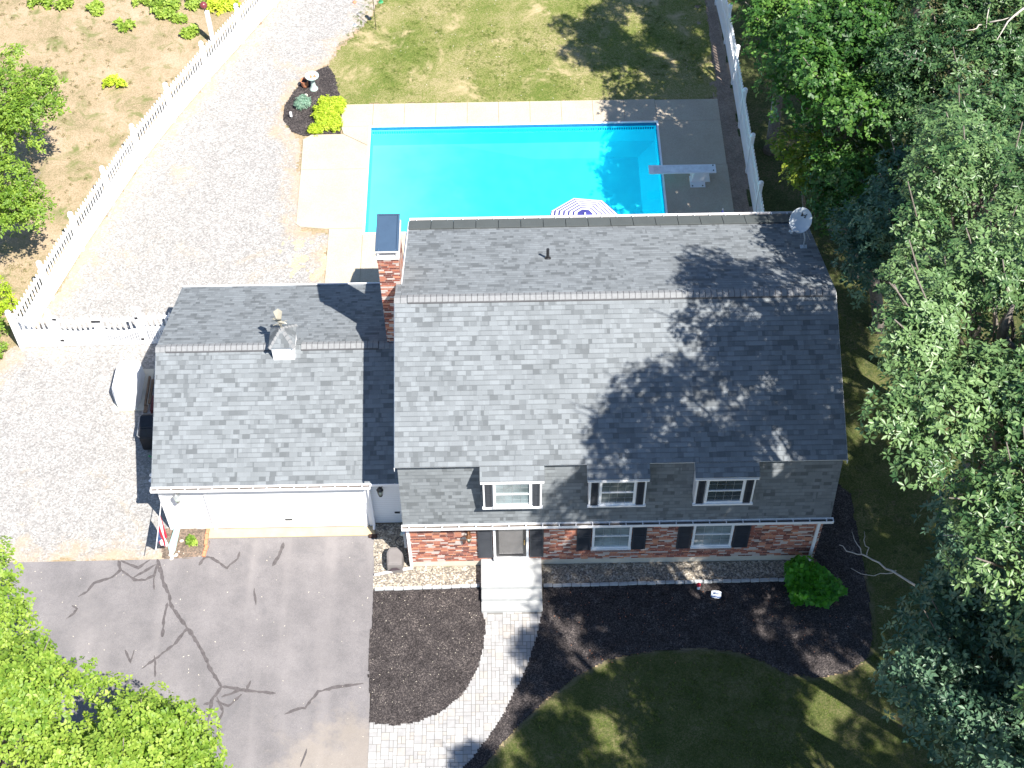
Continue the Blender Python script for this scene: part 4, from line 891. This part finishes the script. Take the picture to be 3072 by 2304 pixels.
m = MB(); m.box(-5.07, -4.98, 19.78, 19.8, .1, .34); m.build('plate', M['white'], t); m = MB(); m.tube([(-5.02, 19.79, -.02), (-5.02, 19.79, .12)], .01, 6); m.build('stake', M['steel'], t)
t = thing('shepherd_hook', (-2.0, 24.87, 0), 'thin dark shepherd hook pole with hanging feeder at the lawn edge, top of photo', 'garden hook')
m = MB(); ps = [(-2.0, 24.87, -.05), (-2.0, 24.87, 1.9)] + [(-2.0 + .16 - .16 * math.cos(a), 24.87, 1.9 + .16 * math.sin(a)) for a in [R(x) for x in range(20, 200, 20)]]; m.tube(ps, .012, 6); m.build('pole', M['black'], t)
m = MB(); m.lathe([(0, 1.75), (.03, 1.73), (.09, 1.66), (.06, 1.64), (.06, 1.42), (.1, 1.4), (0, 1.39)], (-1.7, 24.87, 0), 12); m.build('feeder', M['green'], t)
t = thing('yard_light', (-2.87, 25.18, 0), 'small dark round disc lying in the gravel beside the lawn edge', 'ground light')
m = MB(); m.lathe([(.0, .05), (.07, .045), (.09, .02), (.09, 0)], (-2.87, 25.18, 0), 16); m.build('cover', M['steel'], t, smooth=True); m = MB(); m.lathe([(.1, .0), (.1, .012), (.085, .014)], (-2.87, 25.18, 0.005), 16); m.build('rim', M['white'], t)
for i, (x, y, lb) in enumerate(((-2.95, 26.62, 'brownish stone on the gravel at the top edge of the photo'), (-2.9, 26.85, 'grey stone behind the brownish one at the top edge of the photo'), (-6.72, 25.4, 'small dark stone alone on the tan edge of the gravel near the fence'))):
    m = MB(); m.lathe([(.0, .07), (.06, .06), (.09, .02), (.08, 0)], (x, y, 0), 8); tag(m.build('stone', [M['terra'], M['steel'], M['wood']][i], smooth=True), lb, 'stone')
t = thing('bollard', (-8.6, 24.6, 0), 'white post with a maroon ball leaning beside it, outside the long fence', 'post')
m = MB(); m.box(-8.56, -8.4, 24.2, 24.36, -.02, 1.55); m.build('post', M['white'], t, bevel=.01)
m = MB(); m.lathe([(.001, -.15), (.08, -.13), (.13, -.075), (.15, 0), (.13, .075), (.08, .13), (.001, .15)], (-8.6, 24.45, 1.72), 18); m.build('ball', M['maroon'], t, smooth=True)
m = MB(); m.tube([(-8.6, 24.45, 0), (-8.6, 24.45, 1.6)], .02, 6); m.build('stake', M['black'], t)

# ------------------------------------------------------------------ things by the garage
t = thing('standby_generator', (-9.35, 6.9, 0), 'white rounded generator housing on the gravel left of the garage', 'generator')
m = MB(); base = [(-9.82, 6.42), (-9.66, 6.1), (-9.08, 6.1), (-8.98, 6.42), (-8.98, 7.5), (-9.05, 7.66), (-9.7, 7.66), (-9.8, 7.4)]
cxm = -9.4; cym = 6.9; rings = [(.04, 1.0), (.5, .99), (.72, .93), (.80, .84)]
b0 = len(m.v)
for z, s_ in rings:
    for x, y in base: m.v.append((cxm + (x - cxm) * s_, cym + (y - cym) * s_, z + (y - cym) * -.05 * (z > .3)))
nb = len(base)
for i in range(len(rings) - 1):
    for k in range(nb): m.f.append([b0 + i * nb + k, b0 + i * nb + (k + 1) % nb, b0 + (i + 1) * nb + (k + 1) % nb, b0 + (i + 1) * nb + k])
m.f.append([b0 + (len(rings) - 1) * nb + k for k in range(nb)]); m.build('housing', M['white'], t, bevel=.012)
m = MB(); m.box(-9.62, -9.3, 6.255, 6.30, .775, .828); m.box(-9.22, -9.19, 6.265, 6.29, .775, .83); m.build('vent_slot', plain('grey_label', (.3, .3, .32), .6, .3), t)
m = MB(); m.box(-9.85, -8.7, 6.05, 7.75, -.01, .04); m.build('pad', M['found'], t)
t = thing('lumber', (-8.72, 6.9, 0), 'thin weathered boards leaning right of the white generator in the garage shadow', 'boards')
m = MB(); m.box(-8.84, -8.78, 6.2, 7.4, .0, .12); m.box(-8.74, -8.66, 6.3, 7.3, .0, .07); m.box(-8.84, -8.72, 5.95, 6.25, .0, .06); m.build('boards', M['wood'], t)
t = thing('cart', (-8.3, 6.7, 0), 'dark reddish garden cart shaft with a pale box at its tip beside the garage wall', 'cart')
m = MB(); m.box(-.07, .07, -1.0, 0, .3, .4, T=Matrix.Translation((-8.45, 7.15, 0)) @ Matrix.Rotation(R(14), 4, 'Z')); m.box(-.4, .15, -1.3, -.7, .2, .5, T=Matrix.Translation((-8.1, 7.0, 0))); m.build('body', plain('dark_red_wood', (.12, .03, .03), .7, .3), t)
m = MB(); m.box(-8.5, -8.36, 7.12, 7.26, .38, .46); m.build('box', M['teal'], t)
m = MB(); m.lathe([(.0, .03), (.18, .03), (.2, 0), (.18, -.03), (0, -.03)], (0, 0, 0), 18, T=Matrix.Translation((-8.2, 6.4, .2)) @ Matrix.Rotation(R(90), 4, 'Y')); m.build('wheel', M['black'], t)
t = thing('grill', (-8.2, 4.9, 0), 'black covered grill in the shade against the garage wall', 'grill')
m = MB(); m.prism_x([(4.4, .1), (4.38, .8), (4.6, 1.05), (5.1, 1.05), (5.35, .8), (5.38, .1)], -8.62, -7.75); m.build('cover', plain('black_cover', (.012, .014, .02), .55, .4, var=.3, sc=6), t, bevel=.03)
m = MB(); m.tube([(-8.66, 4.42, .9), (-8.66, 5.0, .9)], .015, 6); m.tube([(-8.66, 4.42, .9), (-8.6, 4.42, .8)], .012, 6); m.tube([(-8.66, 5.0, .9), (-8.6, 5.0, .8)], .012, 6); m.build('handle', M['steel'], t)
t = thing('watering_can', (-7.95, 4.0, 0), 'green plastic watering can half under the garage eave, below the black grill', 'watering can')
m = MB(); m.lathe([(0, 0), (.15, 0), (.16, .1), (.14, .3), (.1, .34), (.09, .33), (0, .3)], (-7.98, 4.02, 0), 16); m.build('tank', M['green'], t, smooth=True)
m = MB(); m.tube([(-8.1, 4.02, .1), (-8.3, 4.02, .3), (-8.36, 4.02, .34)], [.03, .02, .035], 8); m.build('spout', M['green'], t)
m = MB(); m.tube([(-7.88, 4.02, .33), (-7.9, 4.02, .5), (-8.05, 4.02, .45), (-8.1, 4.02, .32)], .015, 6); m.build('handle', M['green'], t)
t = thing('wall_bracket', (-7.45, 1.9, 2.1), 'white plastic floodlight sticking out under the garage eave, near its front left corner', 'floodlight')
m = MB(); m.tube([(-7.4, 1.95, 2.2), (-7.62, 1.95, 2.2)], .025, 8); m.build('arm', M['white'], t); 
for dy in (.12, -.12):
    m = MB(); m.tube([(-7.6, 1.95 + dy * .3, 2.2), (-7.66, 1.95 + dy, 2.14)], [.035, .06], 10); m.build('lamp_head', M['white'], t)
# flag on a slanted pole at the garage corner
t = thing('flag', (-7.4, 1.45, 0), 'red and white striped flag hanging limp from a pole at the left garage corner', 'flag')
p0 = Vector((-7.40, 1.46, 1.55)); p1 = Vector((-7.2, -.5, 2.1)); m = MB(); m.tube([p0, p1], .014, 6); m.lathe([(0, .03), (.02, .015), (.02, 0)], p1, 8); m.build('pole', M['white'], t)
m = MB(); a0 = p0.lerp(p1, .25); a1 = p0.lerp(p1, .8); nU, nV = 18, 12
def P_(u, v):   # u along the pole, v down the hoist: limp folds gather the fly end
    q = a0.lerp(a1, u * (1 - .45 * v) + .2 * v); f = .04 * math.sin(u * 17 + v * 2.2) * (.35 + v); return Vector((q.x + f, q.y + .02 * math.sin(v * 7 + u * 5), q.z - v * (1.0 + .25 * math.sin(u * 5))))
for a in range(nU):
    for b in range(nV):
        u0, u1, v0, v1 = a / nU, (a + 1) / nU, b / nV, (b + 1) / nV; m.add([P_(u0, v0), P_(u1, v0), P_(u1, v1), P_(u0, v1)], [(0, 1, 2, 3)], mi=2 if (u0 > .55 and v0 < .42) else (a // 2) % 2)
m.build('cloth', [M['red'], M['canvas'], M['blue']], t)
t = thing('downspout_extension', (-7.25, 1.0, 0), 'white trough with pale teal sides lying in the soil left of the garage front', 'drain trough')
m = MB(); Tt = Matrix.Translation((-7.28, .5, .03)) @ Matrix.Rotation(R(-6), 4, 'Z'); m.box(-.055, .055, .06, 1.0, 0, .05, T=Tt); m.build('trough', M['white'], t)
m = MB(); m.add([Tt @ Vector(v) for v in ((-.057, .1, 0), (-.057, 1.0, 0), (-.07, 1.0, .16), (-.15, .3, .03))], [(0, 1, 2, 3)]); m.add([Tt @ Vector(v) for v in ((.057, .1, 0), (.057, 1.0, 0), (.09, 1.0, .1), (.1, .2, .03))], [(0, 1, 2, 3)])
sol = m.build('side', M['teal'], t); md = sol.modifiers.new('s', 'SOLIDIFY'); md.thickness = .012
proto_r = None
for i, (x, y, r) in enumerate(((-7.3, .56, .07), (-7.22, .5, .06), (-7.13, .55, .06), (-7.25, .44, .08), (-7.06, .68, .035), (-7.02, 1.05, .07))):
    if proto_r is None:
        m = MB(); m.lathe([(0, .9), (.5, .8), (1, .35), (.9, 0)], (0, 0, 0), 9); proto_r = m.build('rock', M['rock'], smooth=True); o = proto_r
        tag(o, 'small whitish rock beside the white drain trough in the soil bed', 'rock', 'whitish rocks by the drain trough')
    else: o = proto_r.copy(); COL.objects.link(o)
    o.location = (x, y, .015); o.scale = (r, r * rd.uniform(.7, 1.2), r * .7); o.rotation_euler = (0, 0, i * 1.3)
proto_b = None
for i in range(5):
    if proto_b is None:
        m = MB(); m.box(-.05, .05, -.095, .095, 0, .07); proto_b = m.build('brick', M['terra'], bevel=.006); o = proto_b
        tag(o, 'red brick edging the small soil bed left of the garage door', 'brick', 'bricks edging the soil bed')
    else: o = proto_b.copy(); COL.objects.link(o)
    o.location = (-6.25 + rd.uniform(-.02, .02), 1.36 - i * .2, .012); o.rotation_euler = (0, 0, rd.uniform(-.2, .2))
shrub('plant', 'small bright green plant in the soil bed left of the garage door', 'plant', [(-6.72, 1.02, .1, .13), (-6.65, .96, .08, .11)], 3000, .08, M['young'], 6, wid=.3)
# between garage and house
t = thing('covered_unit', (-.5, .05, 0), 'taupe cover over a square unit standing on the pale stones between garage and house', 'covered unit')
m = MB(); b0 = 0; base = [(-.68, -.34), (-.17, -.34), (-.14, .2), (-.3, .42), (-.62, .42), (-.72, .2)]
rings = [(.0, 1.0), (.42, 1.0), (.55, .93), (.58, .8)]
for z, s_ in rings:
    for x, y in base: m.v.append((-.42 + (x + .42) * s_ * .9, .1 + (y - .03) * s_ * .85, z * .9))
nb = len(base)
for i in range(len(rings) - 1):
    for k in range(nb): m.f.append([i * nb + k, i * nb + (k + 1) % nb, (i + 1) * nb + (k + 1) % nb, (i + 1) * nb + k])
m.f.append([(len(rings) - 1) * nb + k for k in range(nb)]); m.build('cover', M['cover'], t, bevel=.02)
m = MB(); m.add([(-.6, -.245, .2), (-.5, -.245, .36), (-.36, -.245, .38), (-.25, -.245, .25), (-.6, -.24, .2), (-.5, -.24, .36), (-.36, -.24, .38), (-.25, -.24, .25)], [(0, 1, 2, 3), (7, 6, 5, 4), (0, 4, 5, 1), (1, 5, 6, 2), (2, 6, 7, 3), (3, 7, 4, 0)]); m.build('strap_patch', plain('dark_strap', (.08, .06, .07), .7, .2), t)
t = thing('electric_meter', (-.05, .2, 1.5), 'pale grey meter box with round glass on the left side wall of the house', 'meter')
m = MB(); m.box(-.09, -.003, .1, .36, .95, 1.75); m.build('box', M['dish'], t); m = MB(); m.lathe([(.0, .09), (.07, .08), (.08, 0)], (0, 0, 0), 16, T=Matrix.Translation((-.09, .23, 1.55)) @ Matrix.Rotation(R(-90), 4, 'Y')); m.build('glass', M['lampglass'], t)
t = thing('hose', (-.25, .55, .6), 'black looped cable hanging beside the meter in the gap by the garage', 'hose')
m = MB(); m.tube([(-.12, .45, .7)] + [(-.27 + .14 * math.cos(a), .6 + .18 * math.sin(a), .5 + .05 * math.sin(a * 2)) for a in [R(x) for x in range(-40, 300, 20)]] + [(-.12, .42, .6)], .014, 6); m.build('loop', M['black'], t)
t = thing('drain_pipe', (-.5, -.2, 0), 'white pipe lying on the stones from the house corner to the driveway', 'pipe')
m = MB(); m.tube([(.05, -.08, .08), (-.5, -.17, .07), (-1.05, -.3, .07)], .045, 10); m.build('pipe', M['white'], t, smooth=True)
t = thing('splash_block', (-1.12, 1.0, 0), 'dark brown block lying at the right end of the garage apron', 'block')
m = MB(); m.box(-1.28, -1.02, 1.02, 1.14, .03, .09); m.build('block', plain('dark_brown', (.05, .03, .025), .8, .2), t, bevel=.01)
# front bed
t = thing('yard_sign', (9.12, -1.3, 0), 'small white and dark blue sign on a stake in the front mulch bed', 'sign')
m = MB(); Tt = Matrix.Translation((9.12, -1.3, .32)) @ Matrix.Rotation(R(42), 4, 'X') @ Matrix.Rotation(R(-8), 4, 'Z')
sh = [(-.15, -.1), (-.05, -.12), (.05, -.12), (.15, -.1), (.15, .08), (.06, .11), (-.06, .11), (-.15, .08)]
m.add([Tt @ Vector((x, y, 0)) for x, y in sh] + [Tt @ Vector((x, y, -.015)) for x, y in sh], [tuple(range(8)), tuple(range(15, 7, -1))] + [(i, i + 8, (i + 1) % 8 + 8, (i + 1) % 8) for i in range(8)]); m.build('plate', M['white'], t)
m = MB()
for (x0_, x1_, y0_, y1_) in ((-.15, .15, -.1, -.06), (-.1, -.02, .0, .045), (.0, .1, .0, .03), (-.12, .12, -.045, -.035)): m.add([Tt @ Vector(v) for v in ((x0_, y0_, .002), (x1_, y0_, .002), (x1_, y1_, .002), (x0_, y1_, .002), (x0_, y0_, .0045), (x1_, y0_, .0045), (x1_, y1_, .0045), (x0_, y1_, .0045))], [(0, 3, 2, 1), (4, 5, 6, 7), (0, 1, 5, 4), (1, 2, 6, 5), (2, 3, 7, 6), (3, 0, 4, 7)])
m.build('marking', M['blue'], t); m = MB(); m.tube([(9.12, -1.3, -.05), (9.12, -1.3, .32)], .012, 6); m.build('stake', M['steel'], t)
t = thing('garden_light', (8.64, -.98, 0), 'tiny red and white garden ornament by the edging blocks', 'ornament')
m = MB(); m.lathe([(0, .22), (.045, .2), (.05, .15), (.02, .1)], (8.64, -1.0, 0), 12); m.build('cap', M['white'], t, smooth=True); m = MB(); m.lathe([(.055, .2), (.065, .26), (.03, .3), (0, .31)], (8.64, -.93, 0), 12); m.tube([(8.64, -.97, 0), (8.64, -.97, .2)], .012, 6); m.build('stem', M['red'], t)
rd = random.Random(12)
shrub('shrub', 'large glossy green shrub at the right front corner of the house', 'shrub', [(12.05 + rd.uniform(-.5, .5), -1.0 + rd.uniform(-.4, .35), .42 + rd.uniform(-.1, .2), .34) for _ in range(13)], 620, .17, M['shrub'], 13, wid=.38, k=5, base=(12.05, -1.0))

# ------------------------------------------------------------------ trees
G1 = 'trees beyond the right fence'
tree('maple_tree', 'bright green maple hanging over the far end of the right fence', (15.0, 16.0), (13.5, 15.2, 8.2), 2.1, 1.9, 22, (.85, 1.3), 150, .15, M['maple'], 101, G1, wid=.33, k=5, tb=.05)
tree('maple_tree', 'darker maple beside the pool end of the house, below the brightest maple', (15.2, 11.4), (13.3, 11.6, 8.9), 1.7, 1.7, 20, (.8, 1.25), 150, .15, M['maple'], 102, G1, wid=.33, k=5, tb=-.1)
tree('young_maple', 'yellowing young maple reaching out toward the fence above the satellite dish', (13.2, 12.6), (12.5, 11.6, 5.6), .9, .7, 9, (.4, .7), 210, .14, M['yellow'], 103, wid=.34, k=5, tr=.08, tb=-.12)
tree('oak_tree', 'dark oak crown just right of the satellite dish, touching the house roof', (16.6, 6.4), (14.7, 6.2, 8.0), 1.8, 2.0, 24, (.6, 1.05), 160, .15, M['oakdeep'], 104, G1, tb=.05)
tree('young_maple', 'low green maple filling the gap under the taller maples, above the dish', (15.6, 9.0), (14.4, 9.2, 6.4), 1.8, 1.4, 20, (.6, 1.05), 170, .14, M['maple'], 114, wid=.33, k=5, tb=-.15)
tree('young_maple', 'low shaded maple right behind the right fence at mid pool', (15.4, 13.4), (14.6, 12.6, 4.4), 1.8, 1.2, 16, (.6, 1.0), 150, .15, M['maple'], 115, wid=.33, k=5, tb=-.2)
tree('oak_tree', 'oak behind the maples with bare dead twigs showing at its middle', (17.4, 10.6), (16.9, 10.4, 9.6), 2.7, 2.0, 34, (.7, 1.2), 140, .15, M['oak'], 105, G1, tb=-.12,
     dead=(([(15.82, 12.05, 9), (15.82, 11.35, 9.5), (15.83, 10.67, 9.6), (15.62, 9.74, 9.4)], .07), ([(17.1, 12, 11.6), (17.0, 11.2, 11.9), (16.8, 10.44, 11.6)], .035), ([(16.69, 10.58, 11.6), (16.43, 10.18, 11.8), (16.07, 9.99, 11.9)], .03)))
tree('oak_tree', 'tall pale lit oak in the top right corner of the photo', (19.8, 14.0), (19.0, 13.0, 11.2), 3.0, 2.2, 40, (.7, 1.25), 140, .15, M['oak'], 106, G1,
     dead=(([(17.5, 9.6, 13), (17.0, 8.9, 13.5), (16.5, 8.4, 13.5), (16.15, 7.9, 13.3)], .045), ([(16.16, 8.75, 13.2), (16.9, 8.8, 13.4)], .025)))
tree('oak_tree', 'oak between the maples and the roof ridge, in the middle of the right woods', (16.6, 5.0), (15.8, 4.6, 11.6), 2.0, 2.0, 20, (.9, 1.4), 140, .15, M['oak'], 113, G1, tb=-.1)
tree('oak_tree', 'oak with a rounded sunlit crown right of the roof ridge', (17.0, .8), (13.7, -.3, 15.4), 2.2, 1.7, 24, (.5, .95), 230, .13, M['oak'], 107, G1, tb=.1)
tree('oak_tree', 'large sunlit oak leaning toward the house right of the roof middle', (16.6, -4.0), (12.7, -4.9, 16.9), 2.2, 1.6, 27, (.5, .95), 230, .13, M['oak'], 108, G1, tb=.14,
     extra=((10.9, -5.6, 17.1, .75), (11.3, -4.2, 16.4, .75), (10.6, -6.6, 17.0, .7), (10.2, -7.1, 17.0, .65), (10.6, -7.9, 16.8, .6), (11.2, -7.1, 17.3, .8), (11.9, -6.3, 17.2, .8), (12.7, -6.5, 17.4, .85), (13.5, -6.4, 17.3, .8)),
     dead=(([(14.4, -5.3, 12.3), (14.24, -5.51, 11), (13.82, -5.55, 11), (13.48, -5.7, 11), (13.11, -5.91, 11), (12.65, -5.88, 11)], .055), ([(14.1, -5.5, 11), (13.77, -5.79, 11)], .03), ([(14.4, -3.4, 11.5), (13.91, -3.45, 10), (13.52, -3.65, 10), (13.28, -3.82, 10), (13.11, -4.11, 10), (13.25, -4.44, 10), (13.44, -4.8, 10)], .04), ([(13.52, -3.65, 10), (13.47, -3.9, 10), (13.26, -4.13, 10)], .02)))
tree('oak_tree', 'sunlit oak at the right edge below the largest sunlit oak', (16.4, -7.6), (13.2, -7.8, 16.6), 1.9, 1.5, 22, (.5, .9), 230, .13, M['oak'], 109, G1, tb=.05, extra=((11.5, -10.0, 16.8, .8), (12.0, -9.3, 17.0, .8), (11.4, -8.8, 17.0, .6)))
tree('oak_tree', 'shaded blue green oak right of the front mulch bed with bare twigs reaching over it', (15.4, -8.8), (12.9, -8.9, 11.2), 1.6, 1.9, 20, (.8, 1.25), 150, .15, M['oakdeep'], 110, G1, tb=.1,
     dead=(([(13.6, -3.9, 5.2), (13.1, -3.31, 5), (12.79, -3.05, 5), (12.49, -2.85, 5), (12.27, -2.79, 5), (11.99, -2.69, 5), (11.82, -2.49, 5)], .035), ([(12.37, -2.77, 5), (12.31, -2.5, 5), (12.23, -2.1, 5)], .018), ([(12.51, -2.81, 5), (12.6, -2.59, 5), (12.5, -2.35, 5), (12.55, -2.08, 5)], .018), ([(13.2, -3.3, 5), (12.93, -3.39, 5), (12.59, -3.45, 5), (12.02, -3.2, 5)], .02)))
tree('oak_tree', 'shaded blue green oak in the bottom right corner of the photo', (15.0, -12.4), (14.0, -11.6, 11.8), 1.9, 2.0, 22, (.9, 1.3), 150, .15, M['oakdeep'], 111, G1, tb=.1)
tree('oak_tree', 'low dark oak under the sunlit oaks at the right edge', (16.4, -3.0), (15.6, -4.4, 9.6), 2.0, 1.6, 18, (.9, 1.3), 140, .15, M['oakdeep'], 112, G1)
# neighbours just outside the frame that throw the big shade over lawn, bed and roof
for i, (x, y, z, r, lb) in enumerate(((11.1, -15.6, 18.0, 1.9, 'tall oak outside the frame below the bottom right corner'), (12.8, -12.4, 18.2, 1.9, 'tall oak outside the frame east of the bottom right corner'),
                                      (14.8, -10.2, 18.6, 2.1, 'tall oak outside the frame right of the shaded oaks'), (16.8, -13.6, 17.4, 2.7, 'broad oak outside the frame, south east of the lawn'),
                                      (15.2, -17.6, 18.0, 2.8, 'broad oak outside the frame, farthest south'), (19.6, -16.4, 17.0, 3.0, 'broad oak outside the frame, farthest south east'),
                                      (18.4, -8.6, 16.6, 2.8, 'broad oak outside the frame right of the front bed'), (17.6, -3.6, 16.4, 2.6, 'tall oak outside the frame right of the roof'),
                                      (18.6, 2.0, 14.0, 2.6, 'tall oak outside the frame right of the roof ridge'), (21.5, 6.5, 12.5, 3.2, 'tall oak outside the frame right of the satellite dish'), (22.5, -11.5, 16.5, 3.0, 'tall oak outside the frame, farthest east'), (20.9, -4.4, 16.0, 2.6, 'tall oak outside the frame, right of the gap beside the house'), (15.6, -6.4, 17.2, 2.1, 'tall oak outside the frame between the sunlit oaks and the road side'), (15.3, -2.6, 17.0, 1.5, 'slim oak outside the frame right of the sunlit oaks'), (22.2, -7.4, 16.4, 2.6, 'broad oak outside the frame, right of the shaded lawn strip'), (12.6, 17.6, 12.6, 1.8, 'maple outside the frame above the far end of the right fence'), (14.6, 20.6, 12.0, 2.4, 'maple outside the frame above the top right corner'), (15.0, 16.8, 12.4, 1.6, 'slim maple outside the frame behind the brightest maple'), (17.2, 18.6, 13.0, 2.4, 'broad maple outside the frame beyond the top right corner'))):
    tree('oak_tree' if 'oak' in lb else 'maple_tree', lb, (x + .4, y), (x, y, z), r * 1.0, r * .45, (17 if i < 6 else 22), (r * .2, r * .36), 330, .15, M['oak'], 140 + i)
# left side
tree('young_tree', 'yellow green tree filling the bottom left corner beside the driveway', (-10.6, -8.4), (-9.7, -7.5, 4.5), 2.9, 1.5, 46, (.5, 1.0), 230, .12, M['young'], 131, wid=.33, k=5, tr=.14, tb=.04, extra=((-11.1, -1.7, 4.0, .55), (-10.9, -2.5, 4.2, .65), (-10.5, -3.4, 4.3, .75), (-10.1, -4.2, 4.4, .8), (-10.6, -5.0, 4.5, .9), (-11.2, -4.2, 4.4, .8), (-11.0, -3.4, 4.3, .6), (-9.4, -4.9, 4.4, .6), (-7.2, -6.3, 4.4, .7)))
tree('young_tree', 'yellow green tree at the bottom edge, right of the corner tree', (-7.2, -9.4), (-6.4, -8.3, 4.5), 1.8, 1.3, 28, (.45, .9), 230, .12, M['young'], 132, wid=.33, k=5, tr=.12, tb=.05, extra=((-5.0, -7.6, 4.3, .5), (-4.8, -8.6, 4.3, .7), (-6.1, -6.5, 4.3, .6)))
tree('young_tree', 'green tree at the left edge outside the long picket fence', (-15.2, 15.4), (-13.9, 15.9, 4.4), 1.7, 1.3, 26, (.45, .9), 200, .12, M['young'], 133, wid=.26, k=6, tr=.12, tb=-.12, extra=((-12.9, 17.2, 4.3, .6), (-12.7, 16.5, 4.3, .5), (-14.3, 18.6, 4.2, .6)))
tree('young_tree', 'smaller tree at the left edge below the big one, outside the picket fence', (-14.8, 11.8), (-13.6, 12.2, 3.9), 1.3, 1.2, 18, (.4, .75), 200, .12, M['young'], 134, wid=.26, k=6, tr=.09, tb=-.12, extra=((-14.2, 10.3, 3.2, .6), (-14.6, 9.2, 2.6, .5)))
tree('young_tree', 'tree in the very top left corner throwing shade on the dry grass', (-18.0, 24.5), (-17.4, 22.0, 4.8), 1.4, 1.2, 14, (.5, .9), 150, .13, M['young'], 135, wid=.26, k=6, tr=.1, tb=-.12)
shrub('shrub', 'low green shrub at the left edge outside the picket fence corner', 'shrub', [(-14.2, 9.3, .4, .4), (-14.5, 8.8, .4, .45), (-14.0, 8.5, .3, .3), (-14.6, 9.8, .4, .4)], 420, .12, M['young'], 16, base=(-14.3, 9.1), tb=-.1)
shrub('shrub', 'bright shrub at the left edge between the corner shrub and the small tree', 'shrub', [(-14.0, 10.4, .4, .35), (-14.3, 10.9, .5, .4), (-14.5, 10.2, .4, .4)], 420, .11, M['lime'], 17, base=(-14.2, 10.5), tb=-.25)
# weeds
wd = [((-15.8, 26.9), 'weedy clump at the far left of the top edge'), ((-14.6, 26.7), 'weedy clump second from the left along the top edge'), ((-13.3, 26.4), 'weedy clump in the dry grass near the middle of the top left area'),
      ((-10.7, 26.5), 'bright weed clump between two others along the top edge'), ((-10.4, 25.8), 'dark green weed below the bright clump near the top edge'), ((-8.3, 26.5), 'broad yellow green weed touching the long fence near the top edge'),
      ((-9.3, 24.8), 'leafy green weed left of the white post with the maroon ball'), ((-9.4, 26.7), 'dark leaved weed at the top edge left of the broad yellow green one'), ((-9.9, 25.7), 'pale small weed in the bare dirt near the top edge'),
      ((-12.05, 21.9), 'single yellow green weed alone in the middle of the dry grass'), ((-11.6, 26.9), 'upright weed at the top edge left of the bright clump'), ((-12.2, 25.3), 'straggly weed on the dry grass a little below the top edge')]
rd = random.Random(8)
for i, ((x, y), lb) in enumerate(wd):
    s_ = (.38, .34, .36, .42, .36, .5, .34, .4, .24, .3, .3, .28)[i]
    shrub('weed', lb, 'weed', [(x + rd.uniform(-s_, s_), y + rd.uniform(-s_, s_) * .6, .12, s_ * .55) for _ in range(5)], 480, .15, M['lime'] if i in (5, 9) else M['young'], 200 + i, k=5, wid=.3, base=(x, y), tb=.2)
# ground cover tufts in the dry grass (nobody could count them)
def tufts(name, poly, n, L, mat, seed, z=.0, hole=None):
    rg = np.random.RandomState(seed); p = np.array(poly); P = rg.rand(n * 3, 2) * (p.max(0) - p.min(0)) + p.min(0); P = P[inside(P, poly)]
    d = vnoise(P, .9, seed) + .6 * vnoise(P, 2.7, seed + 1); P = P[d > -.02][:n]
    lobes = [(x, y, z + .0, rg.uniform(.04, .12)) for x, y in P]
    o = foliage(name, lobes, 700, L, mat, None, seed, 5, .1, flat=.5); return tag(o, kind='stuff')
M['drygrass'] = leaf_mat('dry_grass_blade', (.12, .12, .03), (.2, .18, .07), (.33, .28, .14), .8, .2)
M['grass'] = leaf_mat('grass_blade', (.06, .1, .015), (.11, .16, .025), (.2, .24, .06), .8, .25)
tufts('grass_tufts', [(-19, 28), (-6.5, 28), (-8.6, 23.2), (-11.6, 17), (-13.2, 10.5), (-14, 7.5), (-19, 6)], 300, .07, M['drygrass'], 301)
tufts('grass_tufts', [(-3.7, 23), (-1.5, 30), (11.4, 30), (11.4, 20.6), (-3.1, 20.6)], 2600, .05, M['grass'], 302)
tufts('grass_tufts', [(1.5, -7.6), (4.0, -4.7), (6, -3.3), (9, -3.1), (11, -4), (13, -4.0), (13.9, -2.6), (16, -12), (1.5, -12)], 2200, .05, M['grass'], 303)
